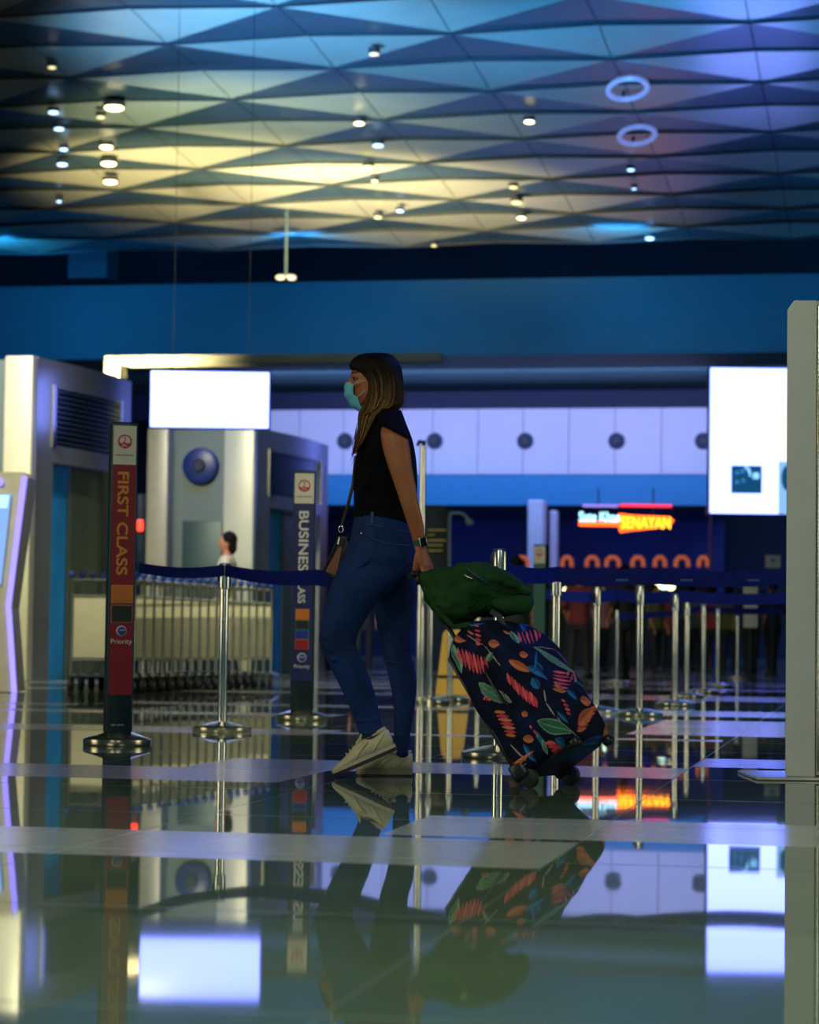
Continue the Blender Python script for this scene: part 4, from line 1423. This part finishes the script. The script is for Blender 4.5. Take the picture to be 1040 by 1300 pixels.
def shoe(fr, label, name, th, mids):
    h, f, u, l = fr
    def P(x, y, z): return h + f * x + Yv * y + u * z
    secs = [(-.004, .022, .040, .082), (.008, .031, .022, .094), (.03, .035, .018, .098), (.06, .037, .018, .092), (.09, .038, .018, .090),
            (.115, .040, .018, .088), (.14, .043, .018, .078), (.165, .046, .018, .064), (.19, .047, .018, .052), (.215, .043, .018, .044), (.235, .033, .018, .036), (.248, .016, .018, .028)]
    k_ = l / .25
    mb = MB()
    rings = []
    for x, w_, z0, z1 in secs:
        r = []
        for q_ in range(24):
            a = 2 * PI * q_ / 24
            ca, sa = math.cos(a), math.sin(a)
            yy = w_ * (abs(ca) ** .75) * (1 if ca > 0 else -1)
            zz = (z0 + z1) / 2 + (z1 - z0) / 2 * (abs(sa) ** .8) * (1 if sa > 0 else -1)
            if sa > 0:
                yy *= 1 - .35 * sa
            r.append(P(x * k_, yy, zz))
        rings.append(r)
    mb.loftp(spline_rings(rings, 2))
    up_ = mb.obj(name, LEATH, wom, mods=[('SUBSURF', {'levels': 1, 'render_levels': 1})], auto=False)
    # collar
    mb = MB()
    P_ = []
    for q_ in range(21):
        a = 2 * PI * q_ / 20
        P_.append(P((.050 + .040 * math.cos(a)) * k_, .027 * math.sin(a), .090 + .004 * abs(math.cos(a))))
    mb.tube(P_, .008, 8); mb.obj('collar', LEATH, up_)
    def outsole(z0, z1, grow, nm, m):
        mb = MB()
        top, bot = [], []
        outl = []
        for s_ in (1, -1):
            rng = secs if s_ == 1 else list(reversed(secs))
            for x, w_, _, _ in rng:
                outl.append((x * k_, s_ * (w_ + grow)))
        mb.loftp([[P(x, y, z0 + (.010 * max(0, (x / k_ - .20) / .05) if False else 0)) for x, y in outl], [P(x, y, z1) for x, y in outl]])
        return mb.obj(nm, m, up_)
    outsole(.0, th, .005, 'outsole', SOLE)
    outsole(th, .027, .004, 'midsole', mids)
    # laces and tongue
    mb = MB(); mb.tube([P(.125 * k_, 0, .083), P(.105 * k_, 0, .094), P(.092 * k_, 0, .110), P(.088 * k_, 0, .120)], [.020, .021, .020, .014], 10, flat=.35, fdir=f); mb.obj('tongue', LEATH, up_)
    for q_ in range(5):
        x = (.105 + q_ * .0165) * k_; z = .0905 - q_ * .0072
        mb = MB(); mb.tube([P(x, -.036, z - .018), P(x + .003, -.02, z), P(x + .004, 0, z + .004), P(x + .003, .02, z), P(x, .036, z - .018)], .0024, 6)
        mb.obj('lace', mat('lace_cream', (.65, .6, .45), .7), up_)
    # overlay panel on the sides
    for sg in (-1, 1):
        mb = MB(); mb.tube([P(.085 * k_, sg * .0385, .075), P(.12 * k_, sg * .0425, .055), P(.15 * k_, sg * .046, .034)], [.004, .004, .003], 6)
        mb.tube([P(.02 * k_, sg * .034, .075), P(.05 * k_, sg * .0385, .055), P(.08 * k_, sg * .041, .035)], [.003, .004, .003], 6)
        mb.obj('overlay_stitching', LEATH, up_)
    return up_


shoe(NH, '', 'shoe', .014, MIDS)
shoe(FH, '', 'shoe', .007, mat('grey_midsole', (.3, .3, .22), .5))
# dark socks
mb = MB()
mb.loftp(spline_rings([ring((460, 926), (487, 922), -.08, .036), ring((462, 938), (490, 934), -.083, .034), ring((463, 945), (492, 942), -.087, .029)]))
mb.obj('sock', BLACKM, wom)
mb = MB()
mb.loftp(spline_rings([ring((503, 950), (520, 950), .088, .034), ring((500, 960), (522, 961), .088, .034), ring((498, 968), (521, 970), .088, .030)]))
mb.obj('sock', BLACKM, wom)

# ------------------------------------------------------------------ handbag on her far hip
BR = mat('brown_leather', (.23, .09, .045), .4, vary=.15, vscale=20)
BKL = mat('black_leather', (.01, .009, .012), .4, vary=.2, vscale=20, bump=.15, bscale=80)
hb = thing('handbag', 'small black and brown handbag hanging at the woman\'s far hip', 'handbag', Wp(425, 728, .06))
a0, a1 = Wp(437, 674, .02), Wp(424, 728, .02)
mb = MB()
quad = [(432, 675), (441, 678), (446, 690), (440, 728), (427, 734), (411, 722)]
P = [Wp(x, y, -.005) for x, y in quad]
P2 = [Wp(x + 22, y + 3, .16) for x, y in quad]
mb.loftp([P, P2]); bagb = mb.obj('body', BKL, hb, smooth=False, mods=[('BEVEL', {'width': .006, 'segments': 3})])
mb = MB()
quad = [(431, 690), (437, 693), (429, 728), (413, 721.5)]
mb.loftp([[Wp(x, y, -.012) for x, y in quad], [Wp(x, y, -.004) for x, y in quad]]); mb.obj('side_gusset', BR, hb, smooth=False, mods=[('BEVEL', {'width': .002, 'segments': 2})])
mb = MB()
mb.tube([Wp(431, 676, -.012), Wp(421, 700, -.014), Wp(411, 721, -.012)], .004, 6); mb.tube([Wp(437, 680, -.012), Wp(433, 703, -.014), Wp(427, 733, -.012)], .003, 6); mb.obj('piping', BKL, bagb)
mb = MB(); mb.tube([Wp(452, 575, .0), Wp(448.5, 612, -.03), Wp(441, 642, -.02), Wp(434, 664, -.012)], .0065, 8, flat=.35, fdir=(0, 1, 0)); mb.obj('strap', BKL, hb)
mb = MB()
P_ = [Wp(433 + 3 * math.cos(a), 668 + 4 * math.sin(a), -.014) for a in [2 * PI * k / 16 for k in range(17)]]
mb.tube(P_, .002, 6); mb.obj('ring', mat('bag_hardware', (.8, .78, .65), .2, 1.), hb)
mb = MB(); mb.box(Wp(430.5, 683, -.018), (.008, .008, .030), Matrix.Rotation(math.radians(10), 3, 'Y'), .002); mb.obj('clasp', mat('bag_hardware'), hb)

# ------------------------------------------------------------------ suitcase
sc_ = thing('wheeled_suitcase', 'tilted dark soft suitcase with pink, orange and green leaf pattern', 'suitcase', Vector((sg0.x, sg0.y, 0)))
SX0, SX1, SY, SZ0, SZ1 = -.015, .265, .165, .035, .655
cxm, hxm = (SX0 + SX1) / 2, (SX1 - SX0) / 2
NU, NVr = 560, 300
mb = MB()
perim = []
rc = .060
# rounded-rect outline sampled by arc length
segs = []
def rrect(hx, hy, rc, n):
    pts = []
    Ls = [2 * (hy - rc), PI / 2 * rc, 2 * (hx - rc), PI / 2 * rc] * 2
    T = sum(Ls)
    for k in range(n):
        d = T * k / n
        i = 0
        while d > Ls[i]:
            d -= Ls[i]; i += 1
        if i == 0: p = (hx, -hy + rc + d)
        elif i == 1: a = d / rc; p = (hx - rc + rc * math.cos(a), hy - rc + rc * math.sin(a))
        elif i == 2: p = (hx - rc - d, hy)
        elif i == 3: a = PI / 2 + d / rc; p = (-hx + rc + rc * math.cos(a), hy - rc + rc * math.sin(a))
        elif i == 4: p = (-hx, hy - rc - d)
        elif i == 5: a = PI + d / rc; p = (-hx + rc + rc * math.cos(a), -hy + rc + rc * math.sin(a))
        elif i == 6: p = (-hx + rc + d, -hy)
        else: a = 1.5 * PI + d / rc; p = (hx - rc + rc * math.cos(a), -hy + rc + rc * math.sin(a))
        pts.append(p)
    return pts, T
out, TP = rrect(hxm, SY, rc, NU)
re0, re1 = .055, .095
rings, UV = [], []
for i in range(NVr + 1):
    v = i / NVr
    z = SZ0 + (SZ1 - SZ0) * v
    ins = 0
    dz0, dz1 = z - SZ0, SZ1 - z
    if dz0 < re0: ins = re0 - math.sqrt(max(0, re0 ** 2 - (re0 - dz0) ** 2))
    if dz1 < re1: ins = re1 - math.sqrt(max(0, re1 ** 2 - (re1 - dz1) ** 2))
    ring_ = []
    for k, (x, y) in enumerate(out):
        kx = 1 - ins / hxm * .98; ky = 1 - ins / SY * .98
        px_, py_ = x * kx, y * ky
        bul = .014 * math.sin(PI * v) * (1 if px_ > -hxm * .8 else .2)
        ln = math.hypot(px_, py_) or 1
        nz_ = noise.noise(Vector((x * 9, y * 9, z * 7))) * .012 + noise.noise(Vector((x * 26, y * 26, z * 20))) * .004
        if px_ < -hxm * .9: nz_ *= .3
        px_ += px_ / ln * (bul + nz_); py_ += py_ / ln * (bul + nz_)
        # front droops a little where it is unsupported at the top
        if x > 0 and v > .55:
            px_ -= .10 * ((v - .55) / .45) ** 2 * (x / hxm)
        ring_.append(S(cxm + px_, py_, z))
        UV.append((TP * k / NU, z))
    rings.append(ring_)
mb.loftp(rings)
UV = np.array(UV)
VP = np.array([tuple(p) for p in mb.v])
nrm_out = np.zeros_like(VP)
R_ = VP.reshape(NVr + 1, NU, 3)
du = np.roll(R_, -1, 1) - np.roll(R_, 1, 1)
dv = np.gradient(R_, axis=0)
nn = np.cross(du.reshape(-1, 3), dv.reshape(-1, 3))
cen_ = np.array(tuple(S(cxm, 0, .35)))
sgn_ = np.sign((nn * (VP - cen_)).sum(1, keepdims=True)); nn = nn * sgn_
view = VP - np.array(tuple(CAM))
facing = (nn * view).sum(1) < 0
dpt = view @ np.array(tuple(fwd))
PXY = np.stack([520 + F * (view @ np.array(tuple(rt))) / dpt, 650 - F * (view @ np.array(tuple(up))) / dpt], 1)


def uv_at(px, py):
    d = ((PXY - (px, py)) ** 2).sum(1) + (~facing) * 1e6
    return UV[int(d.argmin())]


c8 = lambda x, y: (520 + x / 3.467, 690 + y / 3.467)
colr = np.empty((len(VP), 3), np.float32)
colr[:] = (.006, .009, .030)
# blotchy navy ground
bl = np.array([noise.noise(Vector((u * 14, v * 14, 3))) for u, v in UV[::1]])
colr += np.clip(bl, 0, 1)[:, None] * np.array((.0, .008, .055))
PINK = (.70, .055, .11); PINK2 = (.85, .14, .16); ORA = (.72, .22, .10); GRE = (.05, .19, .12); GREL = (.22, .42, .30); BLU = (.02, .20, .50); TEA = (.01, .20, .28); PALE = (.45, .33, .33)


def wrapd(du_):
    return (du_ + TP / 2) % TP - TP / 2


def lens(a, b, w, c, c2=None, bend=0., rib=False, edge=None):
    a, b = np.array(a, float), np.array(b, float)
    ab = np.array([wrapd(b[0] - a[0]), b[1] - a[1]]); l = math.hypot(*ab)
    if l < 1e-4: return
    e = ab / l; n = np.array([-e[1], e[0]])
    d = np.stack([wrapd(UV[:, 0] - a[0]), UV[:, 1] - a[1]], 1)
    s = d @ e / l
    q = d @ n - bend * l * 4 * s * (1 - s)
    ok = (s > 0) & (s < 1)
    half = w / 2 * np.sin(np.clip(s, 0, 1) * PI) ** .75
    inside = ok & (np.abs(q) < half)
    colr[inside] = c
    if c2 is not None:
        m2 = inside & (q > 0) if not rib else inside & (np.abs(np.mod(s * 14 - np.abs(q) / w * 5, 1) - .5) < .17)
        colr[m2] = c2
    if edge is not None:
        m3 = inside & (np.abs(q) > half - .0035)
        colr[m3] = edge
        m3 = inside & (np.abs(q) < .0014)
        colr[m3] = edge


PXM = .00305


def L2(p0, p1, w, c, **k):
    lens(uv_at(*c8(*p0)), uv_at(*c8(*p1)), w / 3.467 * PXM, c, **k)


def fern(p0, p1, d, n, c=PINK, c2=None, w=13, ln0=.6):
    for i in range(n):
        u = i / (n - 1)
        x = p0[0] + (p1[0] - p0[0]) * u; y = p0[1] + (p1[1] - p0[1]) * u
        k = ln0 + (1 - ln0) * math.sin(PI * (.15 + .75 * u))
        L2((x, y), (x + d[0] * k, y + d[1] * k), w, c if i % 2 else (c2 or c))


def uvlens(a, ang, l, w, c, **k):
    lens(a, (a[0] + l * math.cos(ang), a[1] + l * math.sin(ang)), w, c, **k)


# pattern on the faces turned away (the cloth goes all the way round)
rp = random.Random(5)
for k in range(46):
    u0, v0 = rp.uniform(0, TP), rp.uniform(.06, .62)
    kind = rp.randint(0, 4); an = rp.uniform(0, 2 * PI)
    if kind == 0:
        for q_ in range(7):
            uvlens((u0 + q_ * .013 * math.cos(an), v0 + q_ * .013 * math.sin(an)), an + 1.3, .06, .011, PINK if q_ % 2 else PINK2)
    elif kind == 1: uvlens((u0, v0), an, .13, .035, GRE, c2=GREL, edge=GREL)
    elif kind == 2: uvlens((u0, v0), an, .07, .028, ORA)
    else: uvlens((u0, v0), an, .06, .03, BLU)
vis_u = UV[facing]
# clear the visible side and lay the motifs seen in the photograph
colr[facing] = (.006, .009, .030)
colr[facing] += np.clip(bl[facing], 0, 1)[:, None] * np.array((.0, .010, .065))
for p0, p1, w in (((455, 345), (520, 350), 50), ((470, 330), (500, 390), 30), ((515, 540), (610, 600), 42), ((560, 470), (545, 570), 16), ((540, 590), (570, 640), 36), ((795, 640), (855, 690), 42), ((800, 690), (850, 700), 22),
                  ((890, 790), (955, 840), 44), ((900, 840), (930, 880), 34), ((600, 400), (660, 450), 26), ((570, 380), (640, 400), 22), ((690, 640), (740, 690), 34), ((265, 330), (330, 350), 24), ((650, 740), (700, 790), 24),
                  ((850, 740), (930, 800), 18), ((640, 860), (700, 930), 30), ((500, 880), (560, 960), 22), ((760, 880), (830, 930), 34), ((205, 455), (170, 470), 22), ((480, 950), (560, 1010), 20)):
    L2(p0, p1, w, BLU, c2=(.015, .07, .26))
for p0, p1, w in (((560, 520), (590, 560), 18), ((640, 330), (690, 420), 12), ((715, 590), (790, 640), 14), ((550, 820), (600, 900), 22)):
    L2(p0, p1, w, TEA)
# stems
for pts in (((545, 455), (640, 465), (730, 550), (800, 640)), ((440, 880), (520, 960), (620, 1000)), ((800, 620), (850, 660), (900, 730), (945, 790)), ((650, 760), (680, 810), (740, 860)),
            ((440, 300), (520, 330), (600, 380)), ((590, 640), (600, 700), (640, 760)), ((250, 400), (330, 450), (400, 540)), ((320, 610), (420, 660), (450, 700)), ((640, 330), (720, 430), (790, 540)), ((870, 900), (820, 960), (720, 980))):
    for a, b in zip(pts, pts[1:]):
        L2(a, b, 6, PALE)
L2((190, 440), (228, 572), 36, GRE, c2=GREL, edge=GREL, bend=.10)
L2((303, 612), (448, 700), 50, GRE, c2=GREL, edge=GREL, rib=True, bend=-.04)
L2((545, 455), (742, 560), 46, GRE, c2=GREL, edge=GREL, rib=True, bend=-.06)
L2((560, 780), (712, 835), 60, (.03, .12, .09), c2=GRE, edge=GREL, rib=True, bend=-.05)
L2((828, 930), (872, 862), 40, GRE, c2=GREL, edge=GREL)
L2((448, 385), (478, 440), 42, GRE, c2=GREL, edge=GREL)
L2((340, 520), (365, 480), 30, GRE, c2=GREL)
L2((585, 860), (610, 930), 22, GRE, edge=GREL)
L2((545, 1040), (575, 990), 20, TEA, edge=GREL)
fern((212, 455), (330, 500), (22, 96), 8, PINK, PINK2, 14.5)
fern((430, 568), (548, 672), (20, 72), 8, PINK, PINK2, 14.5)
fern((632, 562), (628, 640), (82, 14), 6, PINK, PINK2, 13)
fern((838, 712), (778, 812), (-58, 22), 7, PINK, ORA, 14)
fern((372, 740), (422, 842), (66, 6), 7, PINK, ORA, 14)
fern((478, 388), (560, 372), (20, 62), 6, PINK, PINK2, 13)
fern((283, 360), (290, 440), (30, 6), 5, PINK, PINK2, 14)
fern((596, 880), (636, 930), (60, -2), 4, PINK, PINK2, 18)
fern((668, 690), (690, 745), (26, 6), 4, PINK, PINK2, 14.5)
fern((685, 475), (790, 540), (22, 26), 9, PINK, PINK2, 8)
fern((545, 690), (560, 720), (-22, -50), 2, PINK, PINK2, 14.5)
fern((328, 690), (350, 695), (4, -22), 3, PINK, PINK2, 9)
fern((700, 560), (735, 590), (-10, 30), 3, PINK, ORA, 10)
fern((530, 800), (560, 840), (10, 20), 3, PINK, PINK2, 10)
for p0, p1, w in (((346, 436), (396, 446), 40), ((436, 512), (530, 565), 32), ((484, 492), (520, 488), 34), ((630, 640), (690, 648), 26), ((640, 605), (672, 655), 44), ((752, 690), (798, 696), 46), ((742, 800), (806, 726), 52),
                  ((856, 820), (898, 846), 42), ((500, 858), (548, 862), 34), ((548, 912), (664, 984), 36), ((203, 396), (250, 428), 22), ((520, 312), (592, 360), 14), ((578, 312), (608, 345), 24), ((492, 745), (522, 755), 24),
                  ((410, 385), (445, 400), 22), ((255, 385), (285, 400), 14), ((720, 560), (732, 600), 14)):
    L2(p0, p1, w, ORA, c2=(.50, .12, .07))
mb.c = np.clip(colr, 0, 1)
CLOTH = mat('printed_canvas', (.1, .1, .1), .8, attr='Col', vary=.12, vscale=30, bump=.35, bscale=24, spec=.12)
mb.obj('shell', CLOTH, sc_, auto=False)
# back frame, bottom pan, piping, handle, wheels
mb = MB(); mb.box(S(SX0 + .004, 0, (SZ0 + SZ1) / 2 - .02), (.02, SY * 1.7, SZ1 - SZ0 - .10), Matrix((e_x, e_y, e_z)).transposed(), .008); mb.obj('back_frame', BLACKM, sc_)
RS = Matrix((e_x, e_y, e_z)).transposed()
mb = MB(); mb.box(S(cxm - .01, 0, SZ0 + .012), (hxm * 1.5, SY * 1.6, .03), RS, .012); mb.obj('bottom_pan', BLACKM, sc_)
for off in (.155,):
    pass
for yy in (-.045, .045):
    mb = MB(); mb.cyl(S(.006, yy, SZ1 - .1), S(.0, yy, Lh - .01), .008, n=12); mb.obj('handle_rod', BLACKM, sc_)
mb = MB(); mb.tube([S(0, -.092, Lh - .006), S(0, -.075, Lh), S(0, 0, Lh + .003), S(0, .075, Lh), S(0, .092, Lh - .006)], [.012, .0145, .0135, .0145, .012], 14)
mb.box(S(0, 0, Lh - .022), (.02, .13, .03), RS, .008)
mb.obj('grip', mat('grip_black', (.012, .018, .022), .45), sc_)
for yy in (-.148, .148):
    c0 = S(.012, yy, .0); c0.z = .036
    mb = MB(); mb.tube([c0 - e_y * .014, c0 - e_y * .011, c0 + e_y * .011, c0 + e_y * .014], [.031, .036, .036, .031], 24); wh = mb.obj('wheel', RUB, sc_)
    mb = MB(); mb.tube([c0 - e_y * .016, c0 + e_y * .016], [.014, .014], 14); mb.obj('hub', DKM, wh)
    mb = MB(); mb.box(S(.014, yy, .065), (.07, .05, .07), RS, .015); mb.obj('wheel_housing', BLACKM, sc_)
for yy in (-.12, .12):
    mb = MB(); mb.box(S(SX1 - .015, yy, .03), (.04, .04, .035), RS, .012); mb.obj('foot', BLACKM, sc_)
# side carry handle
mb = MB(); mb.tube([S(cxm, -SY - .012, .27), S(cxm, -SY - .035, .30), S(cxm, -SY - .038, .36), S(cxm, -SY - .035, .42), S(cxm, -SY - .012, .45)], .011, 8, flat=.5, fdir=e_x); mb.obj('side_handle', BLACKM, sc_)
# ------------------------------------------------------------------ green backpack lying on it
bpc = Wp(610, 755, 0)
yb = (S(.1, 0, .68)).y


def Bk(px, py, dy=0.):
    p = Q(px, py, yb)
    return Vector((p.x, yb + dy, p.z))


GREEN = mat('dark_green_nylon', (.010, .055, .014), .8, vary=.4, vscale=10, bump=.9, bscale=14, spec=.25)
TX = bpy.data.textures.new('cloth_folds', 'CLOUDS'); TX.noise_scale = .11; TX.noise_depth = 2
DSP = ('DISPLACE', {'texture': TX, 'strength': .055, 'mid_level': .5})
bk = thing('backpack', 'dark green nylon backpack lying on top of the suitcase', 'backpack', Bk(610, 790))


def bell(mb, x, y, rx, ry, dy, rd, ang=0):
    k = yb / F
    mb.ell(Bk(x, y, dy), (rx * k, rd, ry * k), Matrix.Rotation(math.radians(ang), 3, 'Y'), 24, 14)


mb = MB()
# main sack as a loft from the left edge to the right edge
secs = [((534, 728), (538, 752), .05), ((545, 726), (546, 772), .09), ((562, 722), (562, 791), .12), ((582, 718), (580, 797), .135), ((602, 716), (604, 785), .14),
        ((622, 718), (628, 781), .14), ((645, 728), (648, 780), .13), ((664, 741), (666, 779), .11), ((674, 754), (675, 776), .06)]
rg = []
for a, b_, w_ in secs:
    p0, p1 = Bk(*a), Bk(*b_); c_ = (p0 + p1) / 2; h_ = (p0 - p1) / 2
    rg.append([c_ + h_ * (abs(math.cos(t_)) ** .8 * (1 if math.cos(t_) > 0 else -1)) + Yv * (w_ * abs(math.sin(t_)) ** .8 * (1 if math.sin(t_) > 0 else -1)) for t_ in [2 * PI * k / 28 for k in range(28)]])
mb.loftp(spline_rings(rg, 4))
rb = random.Random(12)
for k in range(20):
    x0 = rb.uniform(550, 625); y0 = rb.uniform(735, 770); an = rb.uniform(-1.3, .9); l_ = rb.uniform(12, 34)
    w_ = .115 + .02 * rb.random() - abs(x0 - 605) * .0006
    mb.capsule(Bk(x0, y0, -w_), rb.uniform(.008, .016), Bk(x0 + l_ * math.cos(an), y0 + l_ * math.sin(an), -w_ + .01), .004)
mb.obj('sack', GREEN, bk, mods=[('REMESH', {'mode': 'VOXEL', 'voxel_size': .0045, 'use_smooth_shade': True}), ('SMOOTH', {'factor': .6, 'iterations': 9}), DSP])
mb = MB()
bell(mb, 630, 735, 38, 14, -.10, .06, 17); bell(mb, 605, 724, 26, 10, -.07, .07, 4); bell(mb, 655, 745, 18, 9, -.09, .05, 30)
mb.obj('front_pocket', GREEN, bk, mods=[('REMESH', {'mode': 'VOXEL', 'voxel_size': .004, 'use_smooth_shade': True}), ('SMOOTH', {'factor': .6, 'iterations': 6}), DSP])
mb = MB()
bell(mb, 645, 766, 30, 12, -.10, .05, 4)
mb.obj('side_pocket', GREEN, bk, mods=[DSP])
mb = MB(); mb.tube([Bk(590, 722, -.145), Bk(600, 731, -.165), Bk(618, 742, -.170), Bk(645, 750, -.155), Bk(668, 755, -.12)], .0045, 6); mb.obj('zipper', mat('zip_dark', (.004, .015, .01), .5), bk)
mb = MB(); mb.tube([Bk(589, 731, -.150), Bk(593, 734, -.158), Bk(598, 736, -.160)], .003, 6); mb.obj('zip_pull', mat('zip_pull_grey', (.4, .45, .4), .3, .8), bk)
mb = MB(); mb.tube([Bk(622, 776, -.12), Bk(632, 783, -.155), Bk(640, 800, -.165), Bk(641, 820, -.17), Bk(646, 840, -.172)], .011, 8, flat=.3, fdir=(0, 1, 0)); mb.obj('strap', mat('strap_teal', (.008, .035, .04), .6), bk)
mb = MB(); mb.tube([Bk(540, 745, -.06), Bk(555, 775, -.11), Bk(575, 796, -.12), Bk(598, 792, -.13)], .010, 8, flat=.35, fdir=(0, 1, 0)); mb.obj('strap', GREEN, bk)

# ------------------------------------------------------------------ people in the background


def figure(label, px, Y_, height, facing, top, bottom, hair_m, pose='stand', arm=0., step=.12, group=None, skin=None, bag=None):
    g_ = Q(px, 800, Y_); base = Vector((g_.x, Y_, 0))
    c = thing('person', label, 'person', base, group)
    k = height / 1.75
    R = Matrix.Rotation(facing, 3, 'Z')      # facing 0: looks towards -Y (camera); pi/2 etc.

    def H(x, y, z):
        return base + R @ Vector((x * k, y * k, z * k))
    sk = skin or mat('skin_bg', (.40, .17, .09), .55)
    hz = .92
    kneef = [(-.10, -step * .6, .50), (.10, step * .3, .49)]
    ankf = [(-.10, -step, .08), (.10, step, .09)]
    sh = [(-.19, 0, 1.43), (.19, 0, 1.43)]
    el = [(-.25, .02 + arm * .2, 1.14), (.25, .02 - arm * .2, 1.14)]
    wrr = [(-.24, -.12 + arm * .2, .90), (.24, -.14 - arm * .1, .92)]
    b = MB()
    b.loftp([[H(rx * math.cos(a), ry * math.sin(a) * 1., z) for a in [2 * PI * q_ / 18 for q_ in range(18)]] for z, rx, ry in
             ((.86, .12, .09), (.93, .155, .11), (1.08, .13, .09), (1.25, .155, .105), (1.40, .165, .10), (1.46, .10, .07), (1.50, .055, .055), (1.56, .052, .055))])
    b.ell(H(0, -.01, 1.64), (.072 * k, .092 * k, .115 * k), R, 18, 12)
    b.ell(H(0, -.03, 1.58), (.05 * k, .06 * k, .055 * k), R)
    b.ell(H(0, -.105, 1.63), (.012 * k, .018 * k, .02 * k), R, 8, 6)
    for s_ in (-1, 1):
        b.ell(H(s_ * .073, .005, 1.635), (.01 * k, .02 * k, .03 * k), R, 8, 6)
    for i in (0, 1):
        b.capsule(H(*sh[i]), .05 * k, H(*el[i]), .038 * k); b.capsule(H(*el[i]), .036 * k, H(*wrr[i]), .026 * k)
        wx, wy, wz = wrr[i]
        b.ell(H(wx, wy - .02, wz - .06), (.02 * k, .032 * k, .05 * k), R, 10, 8)
        for f_ in range(4):
            b.capsule(H(wx, wy - .045 + f_ * .017, wz - .09), .009 * k, H(wx, wy - .05 + f_ * .017, wz - .16), .007 * k, 6)
        b.capsule(H(wx, wy - .045, wz - .05), .010 * k, H(wx, wy - .075, wz - .09), .008 * k, 6)
        b.capsule(H(*(kneef[i][0], 0, .86)), .08 * k, H(*kneef[i]), .052 * k); b.capsule(H(*kneef[i]), .05 * k, H(*ankf[i]), .034 * k)
    b.obj('body', sk, c, mods=[('REMESH', {'mode': 'VOXEL', 'voxel_size': .012, 'use_smooth_shade': True}), ('SMOOTH', {'factor': .5, 'iterations': 3})])
    t_ = MB()
    t_.loftp([[H(rx * math.cos(a), ry * math.sin(a), z) for a in [2 * PI * q_ / 18 for q_ in range(18)]] for z, rx, ry in
              ((.86, .175, .13), (.93, .18, .135), (1.08, .16, .115), (1.25, .178, .125), (1.40, .19, .115), (1.47, .12, .08), (1.49, .07, .07))])
    for i in (0, 1):
        t_.capsule(H(*sh[i]), .062 * k, H(*[(p + q_ * 1) / 2 for p, q_ in zip(sh[i], el[i])]), .058 * k)
        t_.capsule(H(*[(p + q_) / 2 for p, q_ in zip(sh[i], el[i])]), .057 * k, H(*el[i]), .052 * k)
    t_.obj('shirt', top, c, mods=[('REMESH', {'mode': 'VOXEL', 'voxel_size': .014, 'use_smooth_shade': True}), ('SMOOTH', {'factor': .5, 'iterations': 4})])
    j_ = MB()
    j_.loftp([[H(rx * math.cos(a), ry * math.sin(a), z) for a in [2 * PI * q_ / 18 for q_ in range(18)]] for z, rx, ry in ((.76, .15, .11), (.86, .178, .128), (.96, .16, .115))])
    for i in (0, 1):
        j_.capsule(H(kneef[i][0], 0, .84), .092 * k, H(*kneef[i]), .068 * k); j_.capsule(H(*kneef[i]), .068 * k, H(*ankf[i]), .055 * k)
    j_.obj('trousers', bottom, c, mods=[('REMESH', {'mode': 'VOXEL', 'voxel_size': .014, 'use_smooth_shade': True}), ('SMOOTH', {'factor': .5, 'iterations': 4})])
    for i in (0, 1):
        s_ = MB(); x, y, z = ankf[i]
        s_.box(H(x, y - .06, .04), (.09 * k, .27 * k, .08 * k), R, .03); s_.obj('shoe', BLACKM, c)
    h_ = MB()
    h_.ell(H(0, .022, 1.675), (.085 * k, .098 * k, .105 * k), R, 20, 12)
    h_.ell(H(0, .05, 1.60), (.078 * k, .065 * k, .10 * k), R, 18, 10)
    h_.obj('hair', hair_m, c)
    return c


HB = mat('black_hair', (.006, .005, .006), .8, spec=.1)
figure('man in pale yellow shirt walking left behind the trolleys', 287, 27.6, 1.74, math.radians(-90), mat('pale_yellow_shirt', (.55, .50, .32), .8), mat('dark_trousers', (.01, .012, .02), .8), HB)
TOPS = [mat('top_black', (.008, .009, .014), .8), mat('top_navy', (.01, .015, .05), .8), mat('top_maroon', (.12, .01, .02), .8), mat('top_olive', (.10, .10, .03), .8),
        mat('top_red', (.30, .03, .03), .8), mat('top_pink', (.30, .12, .16), .8), mat('top_grey', (.12, .14, .14), .8)]
BOT = mat('bottom_dark', (.008, .009, .016), .8)
crowd = [(655, 33, 1.70, 180, 0, 'dark-clothed person with back turned, head above the belt left of the white column'),
         (735, 36, 1.62, 150, 2, 'person in maroon top standing behind the belt under the orange sign'),
         (792, 35, 1.66, 200, 0, 'dark-haired person in black seen above the belt right of the restaurant sign start'),
         (764, 44, 1.60, 20, 5, 'distant person in dusty pink top between two chrome posts'),
         (832, 42, 1.55, 40, 3, 'person in olive top standing among the right lane posts'),
         (850, 46, 1.62, -30, 4, 'person in red top standing behind the pair of close posts'),
         (905, 43, 1.60, 160, 4, 'person in red top and dark trousers near the far lane posts'),
         (926, 40, 1.56, 170, 3, 'person in olive top beside the white notice stand'),
         (953, 38, 1.66, 190, 0, 'person in black standing behind the white notice stand'),
         (980, 41, 1.68, 200, 1, 'person in navy standing just left of the steel kiosk'),
         (705, 41, 1.64, 10, 0, 'dark-clothed person standing behind the post at the suitcase top'),
         (880, 47, 1.64, 90, 6, 'person in grey walking behind the far lane')]
for px, Y_, h_, fa, ti, lab in crowd:
    figure(lab, px, Y_, h_, math.radians(fa), TOPS[ti], BOT, HB, arm=random.uniform(-1, 1), group=None)
figure('dark-clothed person standing far behind the woman\'s legs', 462, 38, 1.5, 0, TOPS[0], BOT, HB)
figure('dark-clothed person far back between sign and woman', 408, 40, 1.45, 2.6, TOPS[1], BOT, HB)

for o in ALL:
    if '_base' in o:
        del o['_base']
